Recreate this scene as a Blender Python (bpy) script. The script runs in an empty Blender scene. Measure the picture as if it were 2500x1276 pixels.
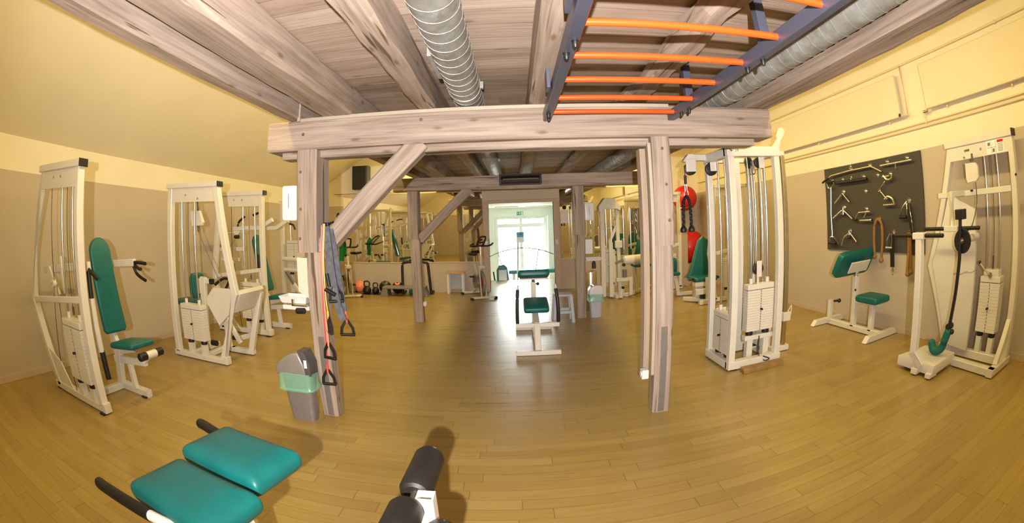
import bpy, bmesh, math, random
from mathutils import Vector, Matrix
random.seed(7)
PI = math.pi
S = bpy.context.scene
COL = S.collection
# ------------------------------------------------------------------ camera
FPX, CX, CY, PITCH, YAW, ROLL, EYE = 1089.55, 1250.0, 461.82, .0749, .0018, .0323, 1.55
cd = bpy.data.cameras.new('camera'); co = bpy.data.objects.new('camera', cd); COL.objects.link(co); S.camera = co
cd.type = 'PANO'; cd.panorama_type = 'FISHEYE_EQUISOLID'
cd.sensor_fit = 'HORIZONTAL'; cd.sensor_width = 36; cd.sensor_height = 36*1276/2500
cd.fisheye_lens = 36*FPX/2500; cd.fisheye_fov = PI
cd.shift_y = -(638-CY)/1276
cd.clip_start = .01
Rm = Matrix.Rotation(YAW, 3, 'Z') @ Matrix.Rotation(PITCH, 3, 'X') @ Matrix.Rotation(ROLL, 3, 'Y')
Mw = Matrix((Rm.col[0], Rm.col[2], -Rm.col[1])).transposed().to_4x4(); Mw.translation = (0, 0, EYE)
co.matrix_world = Mw
# ------------------------------------------------------------------ light and exposure
S.view_settings.view_transform = 'Standard'; S.view_settings.look = 'None'
S.view_settings.gamma = 1; S.view_settings.use_curve_mapping = False
S.view_settings.exposure = 0.08
W = bpy.data.worlds.new('world'); S.world = W; W.use_nodes = True
W.node_tree.nodes['Background'].inputs[0].default_value = (.93, .97, 1, 1)
W.node_tree.nodes['Background'].inputs[1].default_value = 36
def lamp(name, kind, loc, energy, color, rot=(0, 0, 0), size=.1, sy=None):
    d = bpy.data.lights.new(name, kind); d.energy = energy; d.color = color
    if kind == 'AREA':
        d.size = size
        if sy: d.shape = 'RECTANGLE'; d.size_y = sy
    else: d.shadow_soft_size = size
    o = bpy.data.objects.new(name, d); o.location = loc; o.rotation_euler = rot; COL.objects.link(o); return o
WARM = (1, .77, .29)
fl = lamp('camera_flash', 'SPOT', (-.02, -.4, 1.6), 1000, (1, .93, .87), (math.radians(90+17), 0, 0), .014)
fl.data.spot_size = math.radians(154); fl.data.spot_blend = 1
# warm strip lamps lying on the outer ceiling beams, shining down the two side aisles
lamp('warm_strip_left', 'AREA', (-2.0, 2.4, 3.05), 104, WARM, (0, math.radians(32), 0), .15, 8.6)
lamp('warm_strip_right', 'AREA', (2.42, 2.4, 3.05), 120, WARM, (0, math.radians(-32), 0), .15, 8.6)
lamp('warm_strip_back_left', 'AREA', (-2.0, 8.4, 3.0), 58, WARM, (0, math.radians(20), 0), .15, 3.0)
lamp('warm_strip_back_right', 'AREA', (2.42, 8.4, 3.0), 58, WARM, (0, math.radians(-20), 0), .15, 3.0)
# ------------------------------------------------------------------ materials
def nodes(name, rough=.5, metal=0, color=(.8, .8, .8), spec=None):
    m = bpy.data.materials.new(name); m.use_nodes = True; nt = m.node_tree
    b = nt.nodes['Principled BSDF']; b.inputs['Base Color'].default_value = (*color, 1)
    b.inputs['Roughness'].default_value = rough; b.inputs['Metallic'].default_value = metal
    if spec is not None: b.inputs['Specular IOR Level'].default_value = spec
    return m, nt, b
def N(nt, t, **k):
    n = nt.nodes.new('ShaderNode'+t)
    for a, v in k.items():
        if a.startswith('i_'): n.inputs[a[2:].replace('_', ' ')].default_value = v
        else: setattr(n, a, v)
    return n
def ramp(nt, src, stops):
    r = N(nt, 'ValToRGB'); e = r.color_ramp.elements
    while len(e) < len(stops): e.new(.5)
    for x, (p, c) in zip(e, stops): x.position = p; x.color = (*c, 1) if len(c) == 3 else c
    nt.links.new(src, r.inputs[0]); return r
def mixc(nt, fac, a, b, mode='MIX'):
    n = N(nt, 'Mix', data_type='RGBA', blend_type=mode)
    for s, v in ((0, fac), (6, a), (7, b)):
        if hasattr(v, 'is_output'): nt.links.new(v, n.inputs[s])
        else: n.inputs[s].default_value = v if isinstance(v, (int, float)) else (*v, 1)
    return n.outputs[2]
def math_(nt, op, a, b=None):
    n = N(nt, 'Math', operation=op)
    for i, v in enumerate((a, b)):
        if v is None: continue
        if hasattr(v, 'is_output'): nt.links.new(v, n.inputs[i])
        else: n.inputs[i].default_value = v
    return n.outputs[0]
def plain(name, color, rough=.5, metal=0, mottle=.06, scale=18, bump=0, spec=None):
    m, nt, b = nodes(name, rough, metal, color, spec)
    tc = N(nt, 'TexCoord'); nz = N(nt, 'TexNoise'); nz.inputs['Scale'].default_value = scale; nz.inputs['Detail'].default_value = 4
    nt.links.new(tc.outputs['Object'], nz.inputs['Vector'])
    lo = tuple(c*(1-mottle) for c in color); hi = tuple(min(1, c*(1+mottle)) for c in color)
    r = ramp(nt, nz.outputs['Fac'], [(.3, lo), (.7, hi)]); nt.links.new(r.outputs[0], b.inputs['Base Color'])
    if bump:
        bp = N(nt, 'Bump'); bp.inputs['Strength'].default_value = bump; bp.inputs['Distance'].default_value = .01
        nt.links.new(nz.outputs['Fac'], bp.inputs['Height']); nt.links.new(bp.outputs[0], b.inputs['Normal'])
    return m
M = {}
M['white'] = plain('white_enamel', (.66, .625, .56), .32, 0, .03, 6)
M['white2'] = plain('white_plastic', (.66, .66, .67), .3, 0, .02, 6)
M['grey_plastic'] = plain('grey_plastic', (.42, .44, .50), .45, 0, .03)
M['teal'] = plain('teal_vinyl', (.002, .112, .107), .42, 0, .10, 9, .04)
M['teal_wool'] = plain('teal_foam', (.004, .13, .11), .7, 0, .12, 30, .05)
M['teal_green'] = plain('green_towel', (.01, .22, .07), .85, 0, .15, 30)
M['heater_red'] = plain('dark_red_reflector', (.035, .012, .012), .35, .5)
M['channel'] = plain('beige_channel', (.40, .345, .27), .5, 0, .03)
M['peg'] = plain('dark_peg_end', (.13, .095, .075), .8, 0, .3, 60)
M['black'] = plain('black_rubber', (.008, .0075, .0075), .48, 0, .2, 40)
M['foam'] = plain('black_foam', (.006, .005, .0045), .5, 0, .15, 60, .03)
M['chrome'] = plain('chrome', (.72, .72, .73), .2, 1, .04)
M['brass'] = plain('brushed_steel', (.62, .55, .42), .3, 1, .1)
M['cable'] = plain('steel_cable', (.10, .085, .075), .4, .3, .1)
M['dark_steel'] = plain('blue_grey_powder_coat', (.075, .082, .122), .36, .25, .05, 60)
M['orange'] = plain('orange_lacquer', (.74, .085, .012), .32, 0, .03)
M['red'] = plain('red_vinyl', (.55, .008, .008), .4, 0, .05)
M['band_red'] = plain('red_rubber', (.70, .07, .06), .4)
M['band_orange'] = plain('salmon_rubber', (.85, .25, .15), .4)
M['band_yellow'] = plain('yellow_rubber', (.80, .45, .02), .4)
M['band_grey'] = plain('grey_fabric', (.10, .105, .125), .8, 0, .3, 25, .1)
M['bin_grey'] = plain('silver_grey_plastic', (.24, .225, .22), .4, .3, .06, 30)
M['bin_silver'] = plain('silver_plastic', (.36, .345, .34), .33, .5, .04, 30)
M['bin_dark'] = plain('dark_grey_plastic', (.075, .07, .075), .4)
M['board'] = plain('charcoal_board', (.052, .046, .036), .75, 0, .12, 60, .02)
M['rope'] = plain('hemp_rope', (.27, .125, .035), .9, 0, .3, 60, .3)
M['brown_plank'] = plain('raw_board', (.28, .16, .055), .7, 0, .2, 14)
M['tan_top'] = plain('beech_top', (.55, .30, .10), .45, 0, .1, 10)
M['bin_bag'] = None
M['wall_paper_white'] = plain('paper', (.80, .79, .80), .7)
M['lacquer_grey'] = plain('plate_grey', (.22, .20, .18), .4, .4)
M['room2'] = plain('pale_plaster', (.80, .84, .76), .6, 0, .02)
M['window_frame'] = plain('white_window_frame', (.78, .80, .76), .35)
M['radiator'] = plain('radiator_enamel', (.72, .63, .45), .6, 0, .02, 4)
M['pipe'] = plain('painted_pipe', (.72, .58, .34), .45, 0, .03)
M['green_sign'] = plain('green_sign', (.01, .20, .07), .5)
M['blue_screen'] = plain('blue_display', (.03, .25, .42), .4)
M['taupe'] = plain('taupe_paint', (.50, .39, .285), .7, 0, .03, 3)
M['lintel'] = plain('beige_panel', (.62, .53, .43), .7, 0, .03, 5)
M['door_timber'] = plain('painted_timber', (.54, .41, .31), .6, 0, .06, 12)
M['leafy'] = plain('dry_leaves', (.55, .50, .28), .8, 0, .3, 5)
M['yellow_bottle'] = plain('yellow_label', (.75, .5, .03), .5)
def glass_bag():
    m, nt, b = nodes('mint_bag_film', .25, 0, (.30, .72, .52))
    b.inputs['Alpha'].default_value = .42; b.inputs['Transmission Weight'].default_value = .15
    return m
M['bin_bag'] = glass_bag()
def mirror():
    m, nt, b = nodes('mirror_glass', .015, 1, (.86, .84, .72)); return m
M['mirror'] = mirror()
def glass():
    m = bpy.data.materials.new('window_glass'); m.use_nodes = True; nt = m.node_tree; nt.nodes.clear()
    o = N(nt, 'OutputMaterial'); t = N(nt, 'BsdfTransparent'); g = N(nt, 'BsdfGlossy'); g.inputs['Roughness'].default_value = .02
    x = N(nt, 'MixShader'); x.inputs[0].default_value = .06
    nt.links.new(t.outputs[0], x.inputs[1]); nt.links.new(g.outputs[0], x.inputs[2]); nt.links.new(x.outputs[0], o.inputs[0]); return m
M['glass'] = glass()
def galvanised():
    m, nt, b = nodes('galvanised_sheet', .5, .35)
    tc = N(nt, 'TexCoord'); v = N(nt, 'TexVoronoi'); v.inputs['Scale'].default_value = 28; z = N(nt, 'TexNoise'); z.inputs['Scale'].default_value = 7; z.inputs['Detail'].default_value = 6
    nt.links.new(tc.outputs['Object'], v.inputs[0]); nt.links.new(tc.outputs['Object'], z.inputs[0])
    a = ramp(nt, v.outputs['Color'], [(0, (.29, .30, .29)), (1, (.40, .41, .40))]); c = ramp(nt, z.outputs['Fac'], [(.35, (.72, .70, .66)), (.65, (1, 1, 1))])
    nt.links.new(mixc(nt, 1.0, a.outputs[0], c.outputs[0], 'MULTIPLY'), b.inputs['Base Color'])
    return m
M['galv'] = galvanised()
def timber(name, axis, dark=(.16, .115, .086), light=(.45, .36, .295), crack=1.0):
    m, nt, b = nodes(name, .72)
    tc = N(nt, 'TexCoord'); oi = N(nt, 'ObjectInfo'); add = N(nt, 'VectorMath', operation='ADD'); mp = N(nt, 'Mapping')
    nt.links.new(tc.outputs['Object'], add.inputs[0])
    rv = N(nt, 'VectorMath', operation='SCALE'); rv.inputs[0].default_value = (13, 17, 11); nt.links.new(oi.outputs['Random'], rv.inputs['Scale'])
    nt.links.new(rv.outputs[0], add.inputs[1]); nt.links.new(add.outputs[0], mp.inputs[0])
    if axis == 'D':
        rt = N(nt, 'Mapping'); rt.inputs['Rotation'].default_value = (0, PI/4, 0); nt.links.new(add.outputs[0], rt.inputs[0]); add = rt
    i = 'XYZ'.index('X' if axis == 'D' else axis)
    def noise(s_along, s_across, detail, dist):
        q = N(nt, 'Mapping'); sc = [s_across]*3; sc[i] = s_along; q.inputs['Scale'].default_value = sc
        nt.links.new(add.outputs[0], q.inputs[0]); z = N(nt, 'TexNoise'); z.inputs['Scale'].default_value = 1; z.inputs['Detail'].default_value = detail
        z.inputs['Distortion'].default_value = dist; nt.links.new(q.outputs[0], z.inputs[0]); return z.outputs['Fac']
    g1 = noise(1.1, 26, 6, .6); g2 = noise(.5, 6, 3, 1.5); g3 = noise(3, 90, 2, .2); ck = noise(.7, 16, 2, 1.0)
    s = math_(nt, 'ADD', math_(nt, 'MULTIPLY', g1, .45), math_(nt, 'ADD', math_(nt, 'MULTIPLY', g2, .32), math_(nt, 'MULTIPLY', g3, .23)))
    r = ramp(nt, s, [(.33, dark), (.5, tuple((x+y)/2*1.04 for x, y in zip(dark, light))), (.66, light)])
    c = ramp(nt, ck, [(.31, (.34, .27, .23)), (.345, (1, 1, 1))])
    kq = N(nt, 'Mapping'); sc = [7.5]*3; sc[i] = 2.6; kq.inputs['Scale'].default_value = sc; nt.links.new(add.outputs[0], kq.inputs[0])
    kn = N(nt, 'TexVoronoi'); kn.inputs['Scale'].default_value = 1; nt.links.new(kq.outputs[0], kn.inputs[0])
    kr = ramp(nt, kn.outputs['Distance'], [(.05, (.48, .38, .30)), (.14, (1, 1, 1))])
    col = mixc(nt, crack, r.outputs[0], c.outputs[0], 'MULTIPLY'); col = mixc(nt, .8, col, kr.outputs[0], 'MULTIPLY')
    nt.links.new(col, b.inputs['Base Color'])
    bp = N(nt, 'Bump'); bp.inputs['Strength'].default_value = .35; bp.inputs['Distance'].default_value = .006
    nt.links.new(math_(nt, 'ADD', g1, math_(nt, 'MULTIPLY', ck, .6)), bp.inputs['Height']); nt.links.new(bp.outputs[0], b.inputs['Normal'])
    return m
for a in 'XYZD': M['timber'+a] = timber('old_timber_along_'+a.lower(), a)
M['frame_board'] = timber('planed_board', 'Z', (.28, .20, .14), (.44, .34, .26), .3)
def plank_coords(nt, pw, plen, along):
    """row, random shift and running coordinate of boards laid along X (0) or Y (1)"""
    g = N(nt, 'NewGeometry'); sp = N(nt, 'SeparateXYZ'); nt.links.new(g.outputs['Position'], sp.inputs[0])
    u, v = sp.outputs[along], sp.outputs[1-along]
    vr = math_(nt, 'DIVIDE', v, pw); row = math_(nt, 'FLOOR', vr); fv = math_(nt, 'FRACT', vr)
    wn = N(nt, 'TexWhiteNoise', noise_dimensions='1D'); nt.links.new(row, wn.inputs['W'])
    ur = math_(nt, 'ADD', math_(nt, 'DIVIDE', u, plen), wn.outputs['Value']); cell = math_(nt, 'FLOOR', ur); fu = math_(nt, 'FRACT', ur)
    w2 = N(nt, 'TexWhiteNoise', noise_dimensions='2D'); cb = N(nt, 'CombineXYZ'); nt.links.new(row, cb.inputs[0]); nt.links.new(cell, cb.inputs[1]); nt.links.new(cb.outputs[0], w2.inputs['Vector'])
    return g.outputs['Position'], row, fv, fu, w2.outputs['Value']
def seam(nt, f, w):
    e = math_(nt, 'MINIMUM', f, math_(nt, 'SUBTRACT', 1.0, f)); return math_(nt, 'LESS_THAN', e, w)
def floor_mat():
    m, nt, b = nodes('laminate_floor', .34)
    pos, row, fv, fu, rnd = plank_coords(nt, .1, .945, 0)
    off = N(nt, 'CombineXYZ'); nt.links.new(math_(nt, 'MULTIPLY', rnd, 37.0), off.inputs[0]); nt.links.new(math_(nt, 'MULTIPLY', row, 3.1), off.inputs[2])
    ad = N(nt, 'VectorMath', operation='ADD'); nt.links.new(pos, ad.inputs[0]); nt.links.new(off.outputs[0], ad.inputs[1])
    mp = N(nt, 'Mapping'); mp.inputs['Scale'].default_value = (2.2, 34, 1); nt.links.new(ad.outputs[0], mp.inputs[0])
    z = N(nt, 'TexNoise'); z.inputs['Scale'].default_value = 1; z.inputs['Detail'].default_value = 5; z.inputs['Distortion'].default_value = .5; nt.links.new(mp.outputs[0], z.inputs[0])
    t = math_(nt, 'ADD', math_(nt, 'MULTIPLY', z.outputs['Fac'], .68), math_(nt, 'MULTIPLY', rnd, .32))
    r = ramp(nt, t, [(.15, (.275, .182, .05)), (.5, (.335, .23, .066)), (.85, (.395, .282, .092))])
    sm = math_(nt, 'MAXIMUM', seam(nt, fv, .015), seam(nt, fu, .0024))
    col = mixc(nt, math_(nt, 'MULTIPLY', sm, .6), r.outputs[0], (.10, .06, .02))
    nt.links.new(col, b.inputs['Base Color'])
    rr = ramp(nt, z.outputs['Fac'], [(.3, (.26,)*3), (.7, (.38,)*3)]); nt.links.new(rr.outputs[0], b.inputs['Roughness'])
    return m
M['floor'] = floor_mat()
def ceil_mat():
    m, nt, b = nodes('ceiling', .75)
    pos, row, fv, fu, rnd = plank_coords(nt, .185, 40, 0)
    off = N(nt, 'CombineXYZ'); nt.links.new(math_(nt, 'MULTIPLY', row, 7.3), off.inputs[0]); nt.links.new(math_(nt, 'MULTIPLY', row, 2.7), off.inputs[2])
    ad = N(nt, 'VectorMath', operation='ADD'); nt.links.new(pos, ad.inputs[0]); nt.links.new(off.outputs[0], ad.inputs[1])
    def noise(sx, sy, d, dist):
        mp = N(nt, 'Mapping'); mp.inputs['Scale'].default_value = (sx, sy, 1); nt.links.new(ad.outputs[0], mp.inputs[0])
        z = N(nt, 'TexNoise'); z.inputs['Scale'].default_value = 1; z.inputs['Detail'].default_value = d; z.inputs['Distortion'].default_value = dist; nt.links.new(mp.outputs[0], z.inputs[0]); return z.outputs['Fac']
    g1 = noise(1.5, 30, 6, 1.2); g2 = noise(1.2, 6, 3, 1.6)
    t = math_(nt, 'ADD', math_(nt, 'MULTIPLY', g1, .4), math_(nt, 'ADD', math_(nt, 'MULTIPLY', g2, .4), math_(nt, 'MULTIPLY', rnd, .22)))
    r = ramp(nt, t, [(.32, (.23, .162, .118)), (.52, (.36, .27, .212)), (.72, (.46, .37, .305))])
    sm = seam(nt, fv, .014); col = mixc(nt, math_(nt, 'MULTIPLY', sm, .7), r.outputs[0], (.10, .055, .03))
    kq = N(nt, 'Mapping'); kq.inputs['Scale'].default_value = (2.2, 5.2, 1); nt.links.new(ad.outputs[0], kq.inputs[0])
    kn = N(nt, 'TexVoronoi'); kn.inputs['Scale'].default_value = 1; nt.links.new(kq.outputs[0], kn.inputs[0])
    kr = ramp(nt, kn.outputs['Distance'], [(.05, (.45, .34, .27)), (.16, (1, 1, 1))]); col = mixc(nt, .8, col, kr.outputs[0], 'MULTIPLY')
    nt.links.new(col, b.inputs['Base Color'])
    bp = N(nt, 'Bump'); bp.inputs['Strength'].default_value = .4; bp.inputs['Distance'].default_value = .006
    nt.links.new(math_(nt, 'SUBTRACT', g1, sm), bp.inputs['Height']); nt.links.new(bp.outputs[0], b.inputs['Normal'])
    return m
M['ceil'] = ceil_mat()
def two_tone(name, zsplit, lower, upper):
    m, nt, b = nodes(name, .7)
    g = N(nt, 'NewGeometry'); sp = N(nt, 'SeparateXYZ'); nt.links.new(g.outputs['Position'], sp.inputs[0])
    z = N(nt, 'TexNoise'); z.inputs['Scale'].default_value = 2.5; z.inputs['Detail'].default_value = 5; nt.links.new(g.outputs['Position'], z.inputs[0])
    r = ramp(nt, z.outputs['Fac'], [(.3, (.95,)*3), (.7, (1.0,)*3)])
    c = mixc(nt, math_(nt, 'GREATER_THAN', sp.outputs[2], zsplit), lower, upper)
    nt.links.new(mixc(nt, 1.0, c, r.outputs[0], 'MULTIPLY'), b.inputs['Base Color']); return m
TAUPE, CREAM = (.50, .42, .325), (.80, .72, .54)
M['wallL'] = two_tone('two_tone_plaster_left', 2.03, TAUPE, CREAM)
M['wallR'] = two_tone('two_tone_plaster_right', 2.07, TAUPE, CREAM)
M['slope'] = plain('cream_slope_plaster', (.80, .72, .53), .7, 0, .03, 1.5)
# ------------------------------------------------------------------ mesh helpers
V = Vector
class B:
    def __init__(s): s.bm = bmesh.new()
    def _f(s, vs, smooth=False):
        try: f = s.bm.faces.new(vs); f.smooth = smooth; return f
        except ValueError: return None
    def bx(s, x0, x1, y0, y1, z0, z1, bev=0, mat=None, seg=2):
        t = bmesh.new(); bmesh.ops.create_cube(t, size=1)
        a, b = V((min(x0, x1), min(y0, y1), min(z0, z1))), V((max(x0, x1), max(y0, y1), max(z0, z1)))
        for v in t.verts: v.co = V(((a[i]+b[i])/2+v.co[i]*(b[i]-a[i]) for i in range(3)))
        if bev: bmesh.ops.bevel(t, geom=t.edges[:], offset=bev, segments=seg, affect='EDGES', profile=.5, clamp_overlap=True)
        s.merge(t, mat); return s
    def merge(s, t, mat=None, smooth=None):
        if mat is not None: t.transform(mat)
        mp = {v: s.bm.verts.new(v.co) for v in t.verts}
        for f in t.faces:
            g = s._f([mp[v] for v in f.verts]);
            if g: g.smooth = f.smooth if smooth is None else smooth
        t.free()
    def sweep(s, pts, prof, up=(0, 0, 1), closed=False, smooth=False, caps=True):
        """profile (list of 2-D points: side, up) swept along pts with mitred corners"""
        pts = [V(p) for p in pts]; n = len(pts); up = V(up); rings = []
        for i, p in enumerate(pts):
            if closed: d0, d1 = (p-pts[i-1]).normalized(), (pts[(i+1) % n]-p).normalized()
            else:
                d0 = (p-pts[i-1]).normalized() if i else (pts[1]-p).normalized()
                d1 = (pts[i+1]-p).normalized() if i < n-1 else d0
            t = (d0+d1); t = t.normalized() if t.length > 1e-6 else d0
            u = up if abs(t.dot(up)) < .97 else (V((1, 0, 0)) if abs(t.x) < .9 else V((0, 1, 0)))
            sd = t.cross(u).normalized(); uu = sd.cross(t).normalized()
            k = 1/max(.35, math.sqrt(max(.01, (1+d0.dot(d1))/2)))
            pl = (d1-d0); pl = pl.normalized() if pl.length > 1e-5 else None
            ring = []
            for a, b in prof:
                o = sd*a+uu*b
                if pl is not None: c = o.dot(pl); o = o+pl*c*(k-1)
                ring.append(s.bm.verts.new(p+o))
            rings.append(ring)
        m = len(prof)
        for i in range(n if closed else n-1):
            a, b = rings[i], rings[(i+1) % n]
            for j in range(m): s._f((a[j], a[(j+1) % m], b[(j+1) % m], b[j]), smooth)
        if caps and not closed: s._f(rings[0][::-1]); s._f(rings[-1])
        return s
    def bar(s, pts, w=.06, h=.06, up=(0, 0, 1), c=.006):
        a, b = w/2, h/2
        return s.sweep(pts, [(-a+c, -b), (a-c, -b), (a, -b+c), (a, b-c), (a-c, b), (-a+c, b), (-a, b-c), (-a, -b+c)], up)
    def tube(s, pts, r, n=12, closed=False, up=(0, 0, 1)):
        return s.sweep(pts, [(r*math.cos(2*PI*i/n), r*math.sin(2*PI*i/n)) for i in range(n)], up, closed, True)
    def arc(s, pts, r, n=12, steps=6, closed=False):
        return s.tube(spline(pts, steps, closed), r, n, closed)
    def cyl(s, p, q, r, n=20, r2=None, bev=0):
        p, q = V(p), V(q); r2 = r if r2 is None else r2; L = (q-p).length
        prof = [(0, 0), (r-bev, 0), (r, bev), (r2, L-bev), (r2-bev, L), (0, L)] if bev else [(0, 0), (r, 0), (r2, L), (0, L)]
        return s.lathe(prof, p, q-p, n)
    def lathe(s, prof, o=(0, 0, 0), axis=(0, 0, 1), n=24, sx=1, sy=1):
        q = V((0, 0, 1)).rotation_difference(V(axis)).to_matrix(); o = V(o); rings = []
        for r, z in prof:
            if r < 1e-6: rings.append([s.bm.verts.new(o+q@V((0, 0, z)))])
            else: rings.append([s.bm.verts.new(o+q@V((r*sx*math.cos(2*PI*i/n), r*sy*math.sin(2*PI*i/n), z))) for i in range(n)])
        for a, b in zip(rings, rings[1:]):
            for j in range(n):
                k = (j+1) % n
                if len(a) == 1 and len(b) == 1: continue
                if len(a) == 1: s._f((a[0], b[j], b[k]), True)
                elif len(b) == 1: s._f((a[j], a[k], b[0]), True)
                else: s._f((a[j], a[k], b[k], b[j]), True)
        return s
    def prism(s, poly, d, bev=0, seg=3):
        t = bmesh.new(); d = V(d); a = [t.verts.new(V(p)) for p in poly]; b = [t.verts.new(V(p)+d) for p in poly]; n = len(poly)
        t.faces.new(a[::-1]); t.faces.new(b)
        for i in range(n): t.faces.new((a[i], a[(i+1) % n], b[(i+1) % n], b[i]))
        bmesh.ops.recalc_face_normals(t, faces=t.faces[:])
        if bev:
            e = [x for x in t.edges if not (x.verts[0] in a and x.verts[1] in b) and not (x.verts[0] in b and x.verts[1] in a)]
            bmesh.ops.bevel(t, geom=e, offset=bev, segments=seg, affect='EDGES', profile=.5, clamp_overlap=True)
            for f in t.faces: f.smooth = True
        s.merge(t); return s
    def pad(s, c, size, mat=None, e1=.35, e2=.22, nu=40, nv=20):
        """cushion: superellipsoid with soft edges"""
        f = lambda w, e: math.copysign(abs(w)**e, w); c = V(c); rows = []
        for i in range(nv+1):
            a = -PI/2+PI*i/nv; row = []
            for j in range(nu):
                t = 2*PI*j/nu; p = V((size[0]/2*f(math.cos(a), e1)*f(math.cos(t), e2), size[1]/2*f(math.cos(a), e1)*f(math.sin(t), e2), size[2]/2*f(math.sin(a), e1*1.6)))
                if mat is not None: p = mat@p
                row.append(p+c)
            rows.append([s.bm.verts.new(row[0])] if i in (0, nv) else [s.bm.verts.new(p) for p in row])
        for a, b in zip(rows, rows[1:]):
            for j in range(nu):
                k = (j+1) % nu
                if len(a) == 1: s._f((a[0], b[k], b[j])[::-1], True)
                elif len(b) == 1: s._f((a[j], a[k], b[0]), True)
                else: s._f((a[j], a[k], b[k], b[j]), True)
        return s
    def ball(s, c, r, n=24, sz=1):
        return s.lathe([(r*math.sin(PI*i/14), -r*sz*math.cos(PI*i/14)) for i in range(15)], c, (0, 0, 1), n)
    def build(s, name, mat, parent=None, loc=None, sharp=38):
        bm = s.bm; off = V(OFF.get(parent.name, (0, 0, 0))) if parent else V(loc or (0, 0, 0))
        bmesh.ops.remove_doubles(bm, verts=bm.verts[:], dist=1e-5)
        bmesh.ops.recalc_face_normals(bm, faces=bm.faces[:])
        bmesh.ops.translate(bm, verts=bm.verts[:], vec=-off)
        for e in bm.edges:
            if len(e.link_faces) == 2 and e.calc_face_angle(0) > math.radians(sharp): e.smooth = False
        me = bpy.data.meshes.new(name); bm.to_mesh(me); bm.free(); me.materials.append(M[mat] if isinstance(mat, str) else mat)
        o = bpy.data.objects.new(name, me); COL.objects.link(o)
        if parent: o.parent = parent; OFF[o.name] = tuple(off)
        else: o.location = off; OFF[o.name] = tuple(off)
        return o
OFF = {}
WHOLE = {'dot_markings', 'printed_text', 'guard_grille', 'tread_ribs', 'running_figure', 'spiral_seam'}
def pieces(bm):
    """connected pieces of a mesh, merged where their boxes touch"""
    seen, out = set(), []
    for v in bm.verts:
        if v in seen: continue
        st, isl = [v], []; seen.add(v)
        while st:
            a = st.pop(); isl.append(a)
            for e in a.link_edges:
                o = e.other_vert(a)
                if o not in seen: seen.add(o); st.append(o)
        lo = [min(q.co[i] for q in isl) for i in range(3)]; hi = [max(q.co[i] for q in isl) for i in range(3)]; out.append([lo, hi, isl])
    e = .004; go = True
    while go:
        go = False
        for i in range(len(out)):
            for j in range(i+1, len(out)):
                a, c = out[i], out[j]
                if all(a[0][k]-e <= c[1][k] and c[0][k]-e <= a[1][k] for k in range(3)):
                    out[i] = [[min(a[0][k], c[0][k]) for k in range(3)], [max(a[1][k], c[1][k]) for k in range(3)], a[2]+c[2]]; out.pop(j); go = True; break
            if go: break
    return [o[2] for o in out]
def split_build(b, name, mat, parent):
    ps = pieces(b.bm) if name not in WHOLE else []
    if len(ps) < 2: return b.build(name, mat, parent)
    first = None
    for p in ps:
        n = B(); mp = {v: n.bm.verts.new(v.co) for v in p}
        for f in {f for v in p for f in v.link_faces}: n._f([mp[v] for v in f.verts], f.smooth)
        o = n.build(name, mat, parent); first = first or o
    return first
def part(t, name, mat, fn):
    b = B(); fn(b); return split_build(b, name, mat, t)
def spline(pts, steps=6, closed=False):
    pts = [V(p) for p in pts]; n = len(pts); out = []
    g = lambda i: pts[i % n] if closed else pts[max(0, min(n-1, i))]
    for i in range(n if closed else n-1):
        a, b, c, d = g(i-1), g(i), g(i+1), g(i+2)
        for k in range(steps):
            t = k/steps
            out.append(.5*((2*b)+(c-a)*t+(2*a-5*b+4*c-d)*t*t+(3*b-a-3*c+d)*t**3))
    if not closed: out.append(pts[-1])
    return out
def rnd_box(x0, x1, y0, y1, r, n=5):
    """rounded rectangle outline"""
    o = []
    for cx, cy, a in ((x1-r, y1-r, 0), (x0+r, y1-r, 90), (x0+r, y0+r, 180), (x1-r, y0+r, 270)):
        for i in range(n+1): t = math.radians(a+90*i/n); o.append((cx+r*math.cos(t), cy+r*math.sin(t)))
    return o
def thing(name, label, cat, loc=(0, 0, 0), group=None):
    o = bpy.data.objects.new(name, None); COL.objects.link(o); o.location = loc; o.empty_display_size = .1
    OFF[o.name] = tuple(loc); o['label'] = label; o['category'] = cat
    if group: o['group'] = group
    return o
def tag(o, label, cat, group=None, kind=None):
    o['label'] = label; o['category'] = cat
    if group: o['group'] = group
    if kind: o['kind'] = kind
    return o
def struct(o, label=None):
    o['kind'] = 'structure'
    if label: o['label'] = label
    return o
def kids(o): return [c for c in bpy.data.objects if c.parent == o]
def copy_tree(o, loc=None, label=None, parent=None):
    c = o.copy(); COL.objects.link(c)
    if parent: c.parent = parent
    if loc is not None: c.location = loc
    if label: c['label'] = label
    for k in kids(o): copy_tree(k, parent=c)
    return c
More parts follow.
